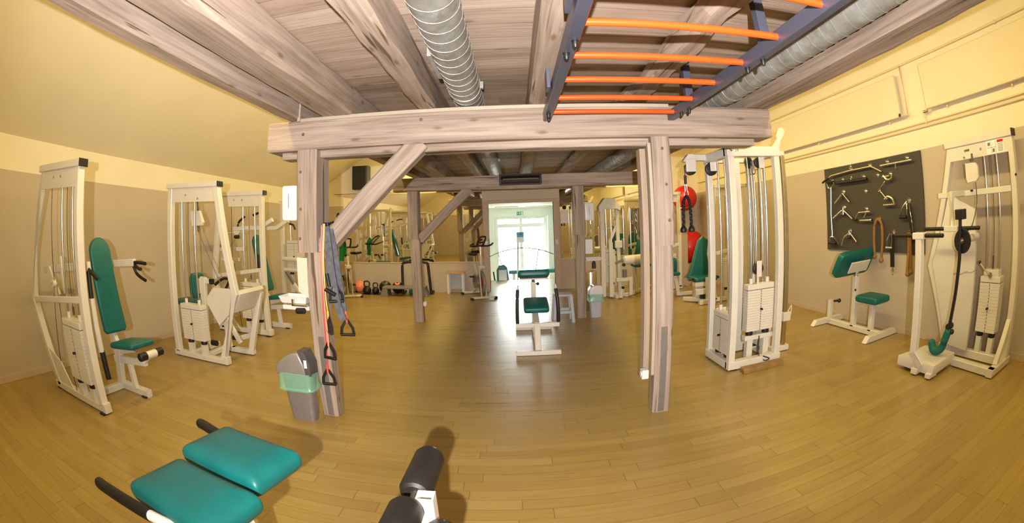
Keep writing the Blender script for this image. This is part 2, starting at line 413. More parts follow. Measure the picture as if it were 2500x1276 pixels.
def beam(name, p, q, w, h, mat, label, cat='beam', seed=0, wane=.012, parent=None):
    """hand-hewn timber with waney arrises from p to q (centre line)"""
    rg = random.Random(seed); p, q = V(p), V(q); n = max(2, int((q-p).length/.22)); b = B(); d = (q-p).normalized()
    up = V((0, 0, 1)) if abs(d.z) < .9 else V((0, 1, 0)); sd = d.cross(up).normalized(); uu = sd.cross(d).normalized(); rings = []
    cs = [rg.uniform(.6, 1.4)*wane for _ in range(4)]
    for i in range(n+1):
        o = p+(q-p)*i/n; ring = []
        for k, (a, e) in enumerate(((-1, -1), (1, -1), (1, 1), (-1, 1))):
            c = max(.003, cs[k]+rg.uniform(-.5, .5)*wane); j1, j2 = rg.uniform(-.002, .002), rg.uniform(-.002, .002)
            x, y = a*(w/2+j1), e*(h/2+j2)
            pr = [(x, y-e*c), (x-a*c, y)]
            if k in (0, 2): pr = pr if True else pr
            if k in (1, 3): pr = pr[::-1]
            ring += [b.bm.verts.new(o+sd*u+uu*v) for u, v in pr]
        rings.append(ring)
    for a, c in zip(rings, rings[1:]):
        for j in range(8): b._f((a[j], a[(j+1) % 8], c[(j+1) % 8], c[j]))
    b._f(rings[0][::-1]); b._f(rings[-1])
    if parent: return b.build(name, mat, parent)
    o = b.build(name, mat, loc=tuple(p)); o['label'] = label; o['category'] = cat
    if cat == 'beam': o['kind'] = 'structure'
    return o
# ------------------------------------------------------------------ room shell
XL, XR, YB, YF = -4.8, 4.42, 10.05, -2.2
def quad(name, vs, mat): b = B(); b._f([b.bm.verts.new(V(v)) for v in vs]); return struct(b.build(name, mat))
b = B(); b.bx(XL-.1, XR+.1, YF, 11.95, -.1, 0); struct(b.build('floor', 'floor'))
b = B(); b.bx(XL-.12, XL, YF, YB, 0, 2.37); struct(b.build('wall_left', 'wallL'))
b = B(); b.prism([(XL-.12, YF, 2.37), (XL, YF, 2.37), (-1.75, YF, 2.37+.61*3.05), (-1.75, YF, 2.6+.61*3.05)], (0, YB-YF, 0)); struct(b.build('sloped_ceiling', 'slope'))
b = B(); b.bx(-1.80, -1.70, YF, YB, 2.58, 4.3); struct(b.build('attic_wall_left', 'slope'))
b = B(); b.bx(XR, XR+.12, YF, YB, 0, 4.1); struct(b.build('wall_right', 'wallR'))
b = B(); b.bx(2.1, 2.18, YF, YB, 2.58, 4.1); struct(b.build('attic_wall_right', 'slope'))
b = B(); b.bx(2.1, XR+.12, YF, YB, 4.1, 4.2); struct(b.build('attic_ceiling', 'slope'))
b = B(); b.bx(XL-.1, XR+.1, YF-.1, YF, 0, 4.3); struct(b.build('wall_rear', 'wallL'))
b = B(); b.bx(-1.72, 2.12, YF, YB, 2.62, 2.66); struct(b.build('ceiling', 'ceil'))
DX0, DX1, DZ = -.57, .90, 2.0
b = B(); b.bx(XL, DX0, YB, YB+.14, 0, 4.2); b.bx(DX1, XR, YB, YB+.14, 0, 4.2); b.bx(DX0, DX1, YB, YB+.14, DZ, 4.2); struct(b.build('wall_back', 'wallL'))
b = B(); b.bx(XL, XL+.014, YF, YB, 0, .07, .003); struct(b.build('baseboard_left', 'taupe'))
b = B(); b.bx(XR-.014, XR, YF, YB, 0, .07, .003); struct(b.build('baseboard_right', 'taupe'))
b = B(); b.bx(DX0-.12, DX0, YB-.03, YB+.16, 0, DZ+.07, .004); b.bx(DX1, DX1+.125, YB-.03, YB+.16, 0, DZ+.07, .004); b.bx(DX0, DX1, YB-.028, YB+.16, DZ, DZ+.07, .004)
struct(b.build('door_1', 'door_timber'), 'wide doorway lined with brown timber opening to the bright room')
b = B(); b.bx(DX0-.13, DX1+.14, YB-.02, YB, DZ+.07, 2.29, .003); struct(b.build('trim_1', 'lintel'))
b = B(); b.bx(-4.2, 2.6, YB-.03, YB, 2.275, 2.30, .003); struct(b.build('trim_2', 'pipe'))
# timber frames
def post(name, x0, x1, y0, y1, z0, z1, label, seed): return beam(name, ((x0+x1)/2, (y0+y1)/2, z0), ((x0+x1)/2, (y0+y1)/2, z1), x1-x0, y1-y0, 'timberZ', label, 'post', seed)
beam('ceiling_beam', (-1.975, 3.27, 2.268), (2.155, 3.27, 2.268), .26, .242, 'timberX', 'thick weathered cross beam spanning the nearer pair of posts', seed=1)
cb = bpy.data.objects['ceiling_beam']
for x, z in ((-1.632, 2.27), (-.656, 2.32), (1.115, 2.335)): part(cb, 'wood_peg', 'peg', lambda b: b.lathe([(0, -.002), (.012, -.002), (.015, .004), (0, .004)], (x, 3.14, z), (0, 1, 0), 14))
beam('ceiling_beam', (-1.86, 3.29, 2.117), (2.0, 3.29, 2.117), .16, .058, 'timberX', 'thin plank fixed under the nearer cross beam', seed=2, wane=.005)
def timber_post(label, up, low, split, top, seed, inlay=None, board=None, pegs=(), channel=False):
    t = thing('timber_post', label, 'post', ((low[0]+low[1])/2, (low[2]+low[3])/2, 0), 'posts of the timber frames')
    for nm, (x0, x1, y0, y1), z0, z1, sd in (('post_head', up, split, top, seed), ('post_shaft', low, 0, split+.004, seed+1)):
        beam(nm, ((x0+x1)/2, (y0+y1)/2, z0), ((x0+x1)/2, (y0+y1)/2, z1), x1-x0, y1-y0, 'timberZ', None, None, sd, parent=t)
    if inlay: part(t, 'inlay_strip', 'lacquer_grey', lambda b: b.bx(*inlay, .002))
    for x, z in pegs: part(t, 'wood_peg', 'peg', lambda b: b.lathe([(0, -.002), (.011, -.002), (.014, .004), (0, .004)], (x, up[2], z), (0, 1, 0), 14))
    if channel: part(t, 'cable_channel', 'channel', lambda b: b.bx(1.008, 1.033, 3.15, 3.19, .33, 2.10, .003))
    if board: part(t, 'cover_board', 'frame_board', lambda b: [b.bx(*q, .003) for q in board])
    return t
timber_post('post of the near timber frame with soap dispenser and coloured bands', (-1.68, -1.50, 3.13, 3.40), (-1.60, -1.455, 3.135, 3.27), 1.35, 2.144, 3, (-1.545, -1.495, 3.128, 3.14, .01, .69), pegs=((-1.638, 1.972), (-1.648, 1.458), (-1.637, 1.685)))
timber_post('post of the near timber frame beside the cable tower, white socket near its foot', (1.035, 1.185, 3.13, 3.38), (1.035, 1.172, 3.135, 3.27), 1.335, 2.144, 5, (1.075, 1.125, 3.128, 3.14, .01, .72), [(.985, 1.033, 3.30, 3.40, .30, 2.08)], ((1.118, 2.053), (1.146, 1.52), (1.133, 1.785)), True)
timber_post('post of the far timber frame in front of the mirror beside the grey step', (-1.665, -1.50, 6.86, 7.08), (-1.635, -1.48, 6.87, 7.01), 1.335, 2.083, 9)
timber_post('post of the far timber frame between grey stool and white bin', (.93, 1.10, 6.86, 7.06), (.95, 1.095, 6.87, 7.0), 1.325, 2.083, 11)
beam('timber_brace', (-1.51, 3.24, 1.355), (-.67, 3.24, 2.172), .13, .15, 'timberD', 'pale diagonal brace of the near timber frame beside the coloured bands', 'brace', 7)
beam('timber_brace', (-1.50, 6.97, 1.32), (-.68, 6.97, 2.11), .13, .14, 'timberD', 'darker diagonal brace of the far timber frame in front of the mirror', 'brace', 13)
beam('ceiling_beam', (-1.90, 6.96, 2.188), (2.2, 6.96, 2.188), .22, .205, 'timberX', 'darker cross beam farther back carrying the infrared heater', seed=8)
for nm, x0, x1, sd, lab in (('a', -1.79, -1.66, 20, 'outermost ceiling beam along the sloped cream wall'), ('b', -1.455, -1.20, 21, 'broad cracked ceiling beam left of the middle, running lengthwise'),
                            ('c', -.70, -.545, 22, 'lengthwise ceiling beam left of the round middle duct'), ('d', .14, .34, 23, 'lengthwise ceiling beam carrying the left ladder rail'),
                            ('e', .93, 1.19, 24, 'lengthwise ceiling beam above the orange rungs'), ('f', 1.93, 2.18, 25, 'outermost lengthwise ceiling beam beside the duct at the radiator wall')):
    zc, hh = (2.565, .125) if nm == 'e' else (2.51, .235)
    beam('ceiling_beam', ((x0+x1)/2, YF+.02, zc), ((x0+x1)/2, YB-.01, zc), x1-x0, hh, 'timberY', lab, seed=sd, wane={'e': .06, 'f': .01, 'a': .01}.get(nm, .022))
# cable ducts on the cross beam
b = B(); b.bx(-1.655, 1.2, 3.125, 3.14, 2.368, 2.396, .003); b.bx(-1.675, -1.65, 3.10, 3.125, 2.37, 2.60, .003); tag(b.build('cable_trunking', 'channel'), 'slim cream cable trunking along the top of the near cross beam', 'cable trunking')
# ------------------------------------------------------------------ ventilation ducts
def duct(label, x, z, r, y0, y1, damper):
    t = thing('ventilation_duct', label, 'duct', (x, y0, z-r), 'spiral ventilation ducts under the ceiling')
    b = B(); b.cyl((x, y0, z), (x, y1, z), r, 40); b.build('duct_pipe', 'galv', t)
    b = B(); n = int((y1-y0)/.115*24); b.tube([(x+(r+.0005)*math.cos(2*PI*i/24), y0+(y1-y0)*i/n, z+(r+.0005)*math.sin(2*PI*i/24)) for i in range(n)], .0028, 5, up=(0, 1, 0)); b.build('spiral_seam', 'chrome' if 0 else 'galv', t)
    b = B()
    for y in (3.02, 6.8):
        b.lathe([(r+.002, -.02), (r+.007, -.018), (r+.007, .018), (r+.002, .02)], (x, y, z), (0, 1, 0), 40)
        for sx in (-1, 1): b.bx(x+sx*(r+.004)-.008, x+sx*(r+.004)+.008+sx*.012, y-.02, y+.02, z-.02, z+.03, .003)
    split_build(b, 'duct_clamp', 'galv', t)
    if damper:
        b = B(); b.bx(x-r-.006, x-r+.02, 2.2, 2.6, z-.075, z-.02, .004, Matrix.Identity(4)); b.bx(x-r-.012, x-r-.004, 2.25, 2.55, z-.06, z-.035, .003); split_build(b, 'access_flap', 'galv', t)
    return t
duct('spiral ventilation duct hanging clear of the ladder, between two ceiling beams', -.319, 2.515, .112, YF+.05, YB-.02, True)
duct('spiral ventilation duct beside the orange ladder and radiator wall', 1.73, 2.52, .112, YF+.05, YB-.02, False)
# ------------------------------------------------------------------ orange ladder under the ceiling
t = thing('ceiling_ladder', 'horizontal ladder of orange rungs in blue-grey steel rails under the ceiling', 'ladder', (.75, 1.5, 2.28))
for x in (.262, 1.21):
    b = B(); b.bar([(x, -.5, 2.30), (x, 3.125, 2.30)], .055, .07, c=.004); b.build('rail', 'dark_steel', t)
for i in range(-2, 6):
    y = 1.55+(i-1)*.36
    b = B(); b.tube([(.285, y, 2.30), (1.187, y, 2.30)], .0165, 18); b.build('rung', 'orange', t)
for x, y, z1 in ((.24, 2.36, 2.40), (.24, 1.35, 2.40), (.24, .4, 2.40), (1.21, 2.74, 2.62), (1.21, 1.70, 2.62), (1.21, .6, 2.62)):
    b = B()
    if x < .5: b.bx(x-.035, x-.027+.012, y-.02, y+.09, 2.28, z1+.02, .002); 
    else:
        b.bx(x-.027, x+.027, y-.025, y+.025, 2.335, z1-.01, .003); b.bx(x-.05, x+.05, y-.05, y+.05, z1-.012, z1, .002)
    h = b.build('hanger', 'dark_steel', t)
for x, y in ((.25, 1.80), (.27, 1.66), (.255, 2.90), (.265, 3.0), (1.20, 2.88), (1.22, 2.78), (1.20, 1.89), (1.22, 1.76)):
    b = B(); b.lathe([(0, -.034), (.007, -.031), (.0115, -.022), (.0125, -.012), (.0125, 0)], (x, y, 2.266), n=16); b.lathe([(0, -.004), (.016, -.004), (.016, 0), (0, 0)], (x, y, 2.267), n=16); b.build('cap_nut', 'black', t)
# ------------------------------------------------------------------ shared machine parts
def rz(a): return Matrix.Rotation(math.radians(a), 3, 'Z')
def ry(a): return Matrix.Rotation(math.radians(a), 3, 'Y')
def rx(a): return Matrix.Rotation(math.radians(a), 3, 'X')
def weight_stack(t, axis, cx, cy, wide, deep, z0, z1, n, gap=None, holes=True):
    """plates piled between guide rods; axis = horizontal direction the wide side runs along"""
    hx, hy = (wide/2, deep/2) if axis == 'X' else (deep/2, wide/2)
    h = (z1-.06-z0)/n; fs = -1
    b = B(); b.bx(cx-hx, cx+hx, cy-hy, cy+hy, z1-.055, z1, .006)
    for s in (-1, 1):
        dx, dy = (s*wide*.31, 0) if axis == 'X' else (0, s*wide*.31)
        b.cyl((cx+dx, cy+dy, z1), (cx+dx, cy+dy, z1+.055), .02, 16, bev=.003)
    st = b.build('weight_stack', 'white', t)
    for i in range(n):
        b = B(); b.bx(cx-hx, cx+hx, cy-hy, cy+hy, z0+i*h+.0005, z0+(i+1)*h-.0005, .0022, seg=1); b.build('weight_plate', 'white', st)
    b = B()
    for i in range(n):
        z = z0+(i+.5)*h; r = .0055
        if axis == 'X': b.cyl((cx, cy-hy-.0012, z), (cx, cy-hy+.002, z), r, 8)
        else: b.cyl((cx-hx-.0012, cy, z), (cx-hx+.002, cy, z), r, 8)
    if axis == 'X': b.bx(cx-.0006, cx+.0006, cy-hy-.0008, cy-hy+.001, z0, z1-.06)
    else: b.bx(cx-hx-.0008, cx-hx+.001, cy-.0006, cy+.0006, z0, z1-.06)
    o = b.build('dot_markings', 'black', st)
    zi = z0+(n//2+.5)*h; b = B()
    p, q = ((cx, cy-hy-.03, zi), (cx, cy-hy+.01, zi)) if axis == 'X' else ((cx-hx-.03, cy, zi), (cx-hx+.01, cy, zi))
    b.cyl(p, q, .012, 12, bev=.003); b.build('selector_pin', 'black', st)
    for s in (-1, 1):
        dx, dy = (s*wide*.31, 0) if axis == 'X' else (0, s*wide*.31)
        b = B(); b.cyl((cx+dx, cy+dy, z0-.05), (cx+dx, cy+dy, z0), .04, 18, bev=.006); b.build('rubber_bumper', 'black', t)
        b = B(); b.cyl((cx+dx, cy+dy, z0), (cx+dx, cy+dy, gap or 1.86), .0115, 14); b.build('guide_rod', 'chrome', t)
        b = B(); b.bx(cx+dx-.035, cx+dx+.035, cy+dy-.035, cy+dy+.035, .06, z0-.048, .004); b.build('stack_stand', 'white', t)
    return st
def pulley(t, c, axis, r=.05, w=.025, mat='black'):
    a = V(axis)*w/2; c = V(c); b = B(); b.lathe([(0, -w/2), (r*.92, -w/2), (r, -w/2+.003), (r*.85, 0), (r, w/2-.003), (r*.92, w/2), (0, w/2)], c, axis, 24); p = b.build('pulley', mat, t)
    b = B(); b.cyl(c-a*1.5, c+a*1.5, .009, 10); b.build('pulley_axle', 'brass', p); return p
def grip(t, pts, r=.017, name='handle', mat='foam'):
    b = B(); b.tube(spline(pts, 5), r, 14); return b.build(name, mat, t)
def back_pad(t, cx, cy, z0, z1, w, tilt, name='backrest', th=.06, mat='teal'):
    """round-topped back cushion facing +X; tilt = lean back in metres from bottom to top; cx at the bottom"""
    L = math.hypot(z1-z0, tilt); o = [(-w/2, .03), (-w/2+.03, 0), (w/2-.03, 0), (w/2, .03)]
    ar = w*.46
    o += [(w*.46*math.cos(a)*1.0, L-ar+ar*math.sin(a)) for a in [PI*i/14 for i in range(15)]]
    dn = V((tilt, 0, 0)); up = V((-tilt, 0, z1-z0)).normalized(); nrm = V((0, 1, 0)).cross(up).normalized()
    b = B(); b.prism([V((cx, cy, z0))+V((0, 1, 0))*u+up*v for u, v in o], nrm*th, .022, 4); return b.build(name, mat, t)
def seat_pad(t, cx, cy, z, lx, ly, mat='teal', th=.07, name='seat', m=None):
    b = B(); b.pad((cx, cy, z), (lx, ly, th), m, .4, .16); return b.build(name, mat, t)
# ------------------------------------------------------------------ left row: two press machines (nearest and third)
def press(name, label, dx, Y, knee, arm):
    X = lambda v: v+dx
    y = Y+.04; t = thing(name, label, 'exercise machine', (X(-3.7), y, 0))
    part(t, 'base_bar', 'white', lambda b: (b.bx(X(-4.29), X(-3.29), Y, Y+.08, .012, .08, .006), b.bx(X(-3.335), X(-3.285), Y-.004, Y+.084, .01, .10, .006)))
    part(t, 'upright', 'white', lambda b: b.bar([(X(-3.348), y, .07), (X(-3.348), y, 2.0)], .08, .065))
    part(t, 'upright', 'white', lambda b: b.bar([(X(-4.20), y, .05), (X(knee), y, .83), (X(-4.135), y, 2.0)], .08, .07))
    part(t, 'top_bar', 'white', lambda b: b.bx(X(-4.215), X(-3.30), Y-.012, Y+.092, 1.99, 2.05, .005))
    part(t, 'end_cap', 'black', lambda b: b.bx(X(-3.303), X(-3.288), Y-.013, Y+.093, 1.988, 2.052, .004))
    h = part(t, 'header_panel', 'white', lambda b: b.bx(X(-4.14), X(-3.37), Y+.008, Y+.014, 1.835, 1.995, .002))
    for bx_ in (-3.85, -3.69): part(h, 'bolt', 'brass', lambda b: b.cyl((X(bx_), Y+.001, 1.93), (X(bx_), Y+.009, 1.93), .013, 6))
    part(t, 'cross_rail', 'white', lambda b: b.bar([(X(knee+.02), y, .82), (X(-3.37), y, .95)], .06, .055))
    part(t, 'gusset', 'white', lambda b: b.prism([(X(-4.19), Y+.012, .08), (X(-4.33), Y+.012, .40), (X(-4.05), Y+.012, .30), (X(-3.88), Y+.012, .08)], (0, .012, 0)))
    weight_stack(t, 'X', X(-3.585), y, .36, .13, .24, .76, 14)
    part(t, 'cable', 'cable', lambda b: (b.tube([(X(-3.9), Y+.02, 1.84), (X(-3.915), Y+.02, 1.04)], .0045, 6), b.tube([(X(-3.93), Y+.02, 1.02), (X(-4.07), Y+.02, .28)], .0045, 6)))
    part(t, 'cable', 'cable', lambda b: (b.tube([(X(-3.585), y, 1.84), (X(-3.585), y, .86)], .0045, 6), b.cyl((X(-3.585), y, .80), (X(-3.585), y, .87), .012, 10), b.tube([(X(-3.89), Y+.04, 1.02), (X(-3.84), Y+.03, .06)], .0045, 6)))
    pulley(t, (X(-3.93), Y+.02, 1.03), (0, 1, 0), .035, .04, 'white')
    S_ = Y+.59
    part(t, 'floor_bar', 'white', lambda b: (b.bar([(X(-3.71), Y+.08, .035), (X(-3.71), S_+.04, .035)], .07, .065), b.bar([(X(-3.745), S_+.03, .035), (X(-3.28), S_+.03, .035)], .075, .07)))
    part(t, 'seat_post', 'white', lambda b: (b.bar([(X(-3.70), S_, .06), (X(-3.63), S_, .46)], .06, .09), b.bar([(X(-3.45), S_, .06), (X(-3.47), S_, .30)], .05, .06), b.bar([(X(-3.72), S_, .30), (X(-3.20), S_, .36)], .055, .07), b.bar([(X(-3.64), S_, .45), (X(-3.72), S_, .62)], .05, .07)))
    part(t, 'seat_bracket', 'white', lambda b: b.prism([(X(-3.62), S_-.02, .36), (X(-3.30), S_-.02, .44), (X(-3.62), S_-.02, .47)], (0, .04, 0)))
    seat_pad(t, X(-3.38), S_, .50, .40, .33, m=ry(-7))
    back_pad(t, X(-3.66), S_, .56, 1.42, .31, .19)
    part(t, 'back_bracket', 'white', lambda b: b.bar([(X(-3.72), S_, .58), (X(-3.86), S_, 1.2)], .05, .04))
    part(t, 'leg_roller', 'white', lambda b: b.cyl((X(-3.10), S_-.06, .45), (X(-3.10), S_+.08, .45), .035, 18))
    for s in (-.10, .12): part(t, 'roller_end', 'foam', lambda b: b.cyl((X(-3.10), S_+s-.05, .45), (X(-3.10), S_+s+.05, .45), .037, 18, bev=.008))
    part(t, 'roller_arm', 'white', lambda b: b.bar([(X(-3.22), S_, .36), (X(-3.10), S_, .45)], .04, .05))
    part(t, 'foot_pad', 'black', lambda b: (b.bx(X(-3.37), X(-3.30), Y-.03, Y+.03, 0, .013), b.bx(X(-3.36), X(-3.29), S_-.03, S_+.05, 0, .012), b.bx(X(-4.28), X(-4.22), Y, Y+.07, 0, .013)))
    part(t, 'damper', 'black', lambda b: (b.cyl((X(-3.57), Y+.28, .90), (X(-3.58), Y+.28, 1.15), .026, 14), b.cyl((X(-3.53), Y+.3, .20), (X(-3.55), Y+.3, .46), .03, 14)))
    part(t, 'damper_sleeve', 'white', lambda b: b.cyl((X(-3.55), Y+.29, .45), (X(-3.57), Y+.28, .92), .034, 16))
    arm(t, X, Y, S_)
    return t
def low_arms(t, X, Y, S_):
    part(t, 'press_arm', 'white', lambda b: (b.bar([(X(-4.62), Y+.27, 1.08), (X(-3.55), Y+.27, 1.20)], .05, .07), b.bar([(X(-4.45), S_+.31, 1.12), (X(-3.55), S_+.31, 1.20)], .05, .07), b.bar([(X(-4.40), Y+.25, 1.10), (X(-4.40), S_+.33, 1.10)], .06, .07)))
    part(t, 'lever_plate', 'white', lambda b: (b.bar([(X(-4.42), Y+.22, 1.10), (X(-4.2), Y+.22, .86)], .03, .10), b.bar([(X(-4.05), Y+.2, 1.25), (X(-4.0), Y+.2, .92)], .03, .05)))
    grip(t, [(X(-3.56), Y+.27, 1.17), (X(-3.48), Y+.26, 1.14), (X(-3.40), Y+.26, 1.10)])
    grip(t, [(X(-3.56), S_+.31, 1.18), (X(-3.46), S_+.29, 1.15), (X(-3.40), S_+.27, 1.15)])
    grip(t, [(X(-3.56), S_+.31, 1.20), (X(-3.45), S_+.31, 1.205), (X(-3.36), S_+.31, 1.20)])
    grip(t, [(X(-3.57), S_+.31, 1.17), (X(-3.55), S_+.33, 1.10), (X(-3.48), S_+.33, 1.065), (X(-3.40), S_+.33, 1.04)])
def high_arms(t, X, Y, S_):
    part(t, 'press_arm', 'white', lambda b: (b.bar([(X(-4.30), Y+.30, 1.50), (X(-3.80), Y+.30, 1.53), (X(-3.55), Y+.30, 1.53), (X(-3.32), Y+.30, 1.65)], .05, .06), b.bar([(X(-4.30), S_+.30, 1.50), (X(-3.6), S_+.30, 1.53), (X(-3.38), S_+.30, 1.65)], .05, .06), b.bar([(X(-4.25), Y+.28, 1.47), (X(-4.25), S_+.32, 1.47)], .06, .06)))
    part(t, 'lever_plate', 'white', lambda b: (b.bar([(X(-3.95), Y+.3, 1.50), (X(-4.3), Y+.3, 1.15)], .04, .06), b.bar([(X(-4.35), Y+.25, 1.20), (X(-3.85), Y+.25, 1.22)], .05, .06), b.bar([(X(-4.3), Y+.25, 1.05), (X(-3.95), Y+.25, 1.06)], .05, .05)))
    grip(t, [(X(-3.99), Y+.30, 1.53), (X(-3.97), Y+.31, 1.62), (X(-3.85), Y+.31, 1.70)])
    grip(t, [(X(-3.72), Y+.36, 1.72), (X(-3.62), Y+.36, 1.75), (X(-3.52), Y+.36, 1.755)])
    part(t, 'bumper', 'black', lambda b: b.cyl((X(-3.98), Y+.2, 1.40), (X(-3.90), Y+.2, 1.40), .028, 14))
press('shoulder_press_machine', 'white weight machine with long teal backrest and low arms ending in black grips', 0, 2.03, -4.545, low_arms)
press('chest_press_machine', 'white weight machine with teal backrest and raised angled arms, behind the row machine', -.14, 5.38, -4.30, high_arms)
# ------------------------------------------------------------------ left row: rowing machine with bent front legs
t = thing('seated_row_machine', 'white weight machine with bent front leg and boxy knee between two press machines', 'exercise machine', (-3.55, 4.0, 0))
part(t, 'base_bar', 'white', lambda b: (b.bx(-4.08, -3.19, 3.92, 4.0, .01, .075, .006), b.bx(-3.24, -3.18, 3.915, 4.005, .01, .10, .006)))
part(t, 'upright', 'white', lambda b: b.bar([(-4.02, 3.96, .06), (-3.965, 3.96, 2.0)], .08, .075))
part(t, 'upright', 'white', lambda b: b.bar([(-3.26, 3.96, .05), (-2.96, 3.96, .83), (-3.195, 3.96, 2.0)], .08, .075))
part(t, 'top_bar', 'white', lambda b: b.bx(-4.02, -3.15, 3.905, 4.015, 1.98, 2.035, .005))
part(t, 'end_cap', 'black', lambda b: b.bx(-3.152, -3.138, 3.904, 4.016, 1.978, 2.037, .004))
h = part(t, 'header_panel', 'white', lambda b: b.bx(-3.97, -3.2, 3.93, 3.936, 1.82, 1.985, .002))
for x, z in ((-3.68, 1.90), (-3.47, 1.855)): part(h, 'bolt', 'brass', lambda b: b.cyl((x, 3.922, z), (x, 3.93, z), .012, 6))
weight_stack(t, 'X', -3.68, 3.98, .36, .12, .24, .66, 12, 1.84)
part(t, 'knee_box', 'white', lambda b: b.prism([(-3.10, 3.98, .62), (-2.99, 3.98, .86), (-2.93, 3.98, .87), (-2.91, 3.98, .83), (-3.02, 3.98, .62)], (0, .52, 0), .008, 2))
part(t, 'front_leg', 'white', lambda b: b.bar([(-2.95, 4.47, .80), (-3.18, 4.47, .06)], .06, .075))
part(t, 'foot', 'white', lambda b: (b.bx(-3.50, -3.14, 4.43, 4.51, .01, .07, .006), b.bar([(-3.62, 4.0, .035), (-3.62, 4.6, .035)], .07, .06), b.bar([(-3.62, 4.47, .04), (-3.45, 4.47, .04)], .07, .06)))
part(t, 'cam_cover', 'white', lambda b: b.prism([(-3.40, 4.08, .86), (-3.52, 4.08, .74), (-3.52, 4.08, .66), (-3.36, 4.08, .42), (-3.12, 4.08, .62), (-3.05, 4.08, .86)], (0, .03, 0), .004, 1))
part(t, 'column', 'white', lambda b: (b.bar([(-3.80, 4.3, .05), (-3.74, 4.3, .94)], .06, .09), b.bar([(-3.78, 4.3, .895), (-3.62, 4.3, .895)], .05, .06), b.bar([(-3.80, 4.0, .05), (-3.80, 4.55, .05)], .06, .06)))
part(t, 'column_cap', 'black', lambda b: b.bx(-3.625, -3.57, 4.272, 4.328, .862, .928, .006))
part(t, 'chest_pad', 'teal', lambda b: b.pad((-3.86, 4.3, .83), (.07, .26, .31)))
part(t, 'pad_bracket', 'white', lambda b: b.bx(-3.83, -3.78, 4.25, 4.35, .74, .92, .004))
seat_pad(t, -4.12, 4.38, .60, .36, .34)
part(t, 'seat_post', 'white', lambda b: b.bar([(-4.12, 4.38, .03), (-4.12, 4.38, .57)], .06, .06))
grip(t, [(-3.54, 4.3, .86), (-3.47, 4.3, .905), (-3.38, 4.3, .945), (-3.27, 4.3, .94)]); grip(t, [(-3.29, 4.3, .93), (-3.34, 4.3, .86), (-3.40, 4.3, .78)])
part(t, 'row_arm', 'white', lambda b: (b.bar([(-3.42, 4.3, .80), (-3.42, 4.3, .45), (-3.40, 4.3, .12)], .05, .06), b.bar([(-3.44, 4.52, .16), (-3.12, 4.52, .26)], .05, .06), b.bar([(-3.36, 4.25, .48), (-3.18, 4.25, .20)], .04, .06)))
part(t, 'pivot_cap', 'black', lambda b: (b.cyl((-3.62, 4.2, .16), (-3.54, 4.2, .16), .035, 16), b.cyl((-3.5, 4.52, .17), (-3.44, 4.52, .17), .03, 16)))
part(t, 'pulley_cover', 'white', lambda b: b.prism([(-3.76, 4.1, 1.72), (-3.60, 4.1, 1.73), (-3.54, 4.1, 1.60), (-3.56, 4.1, 1.56), (-3.73, 4.1, 1.55)], (0, .05, 0), .004, 1))
part(t, 'cable', 'cable', lambda b: (b.tube([(-3.64, 4.12, 1.84), (-3.63, 4.12, 1.72)], .012, 8), b.cyl((-3.62, 4.12, 1.49), (-3.63, 4.12, 1.56), .016, 10), b.tube([(-3.63, 4.12, 1.50), (-3.30, 4.2, .78)], .005, 6)))
part(t, 'cable', 'cable', lambda b: (b.tube([(-3.68, 3.98, 1.83), (-3.68, 3.98, .76)], .0045, 6), b.cyl((-3.68, 3.98, .70), (-3.68, 3.98, .78), .011, 10)))
# ------------------------------------------------------------------ fourth machine, partly behind the banded post
t = thing('leg_curl_machine', 'white machine with two horizontal rollers, half hidden behind the banded post', 'exercise machine', (-4.1, 7.4, 0))
part(t, 'upright', 'white', lambda b: (b.bar([(-4.30, 7.4, .05), (-4.27, 7.4, 1.99)], .08, .07)))
part(t, 'upright', 'white', lambda b: b.bar([(-3.62, 7.4, .05), (-3.62, 7.4, 1.99)], .08, .07))
part(t, 'top_bar', 'white', lambda b: b.bx(-4.33, -3.58, 7.35, 7.45, 1.96, 2.03, .005))
part(t, 'base_bar', 'white', lambda b: (b.bx(-4.35, -3.56, 7.36, 7.44, 0, .08, .005), b.bar([(-3.95, 7.4, .04), (-3.95, 8.1, .04)], .07, .07)))
weight_stack(t, 'X', -4.0, 7.4, .32, .13, .72, 1.30, 10, 1.97)
part(t, 'roller', 'white', lambda b: b.cyl((-4.22, 7.25, .97), (-3.72, 7.25, .95), .04, 18, bev=.01)); part(t, 'roller', 'white', lambda b: b.cyl((-4.2, 7.25, .77), (-3.78, 7.25, .76), .04, 18, bev=.01))
part(t, 'lever', 'lacquer_grey', lambda b: b.bar([(-4.12, 7.2, .74), (-3.97, 7.2, .52)], .04, .06)); part(t, 'lever', 'white', lambda b: b.bar([(-3.97, 7.2, .53), (-3.84, 7.2, .34), (-3.84, 7.2, .05)], .04, .06))
seat_pad(t, -3.75, 7.9, .52, .42, .36); part(t, 'seat_post', 'white', lambda b: b.bar([(-3.9, 7.9, .06), (-3.78, 7.9, .5)], .06, .07))
grip(t, [(-3.98, 7.15, 1.60), (-3.90, 7.15, 1.58), (-3.86, 7.15, 1.50)])
part(t, 'strap', 'black', lambda b: b.bx(-3.83, -3.805, 7.30, 7.35, 1.25, 1.62, .003))
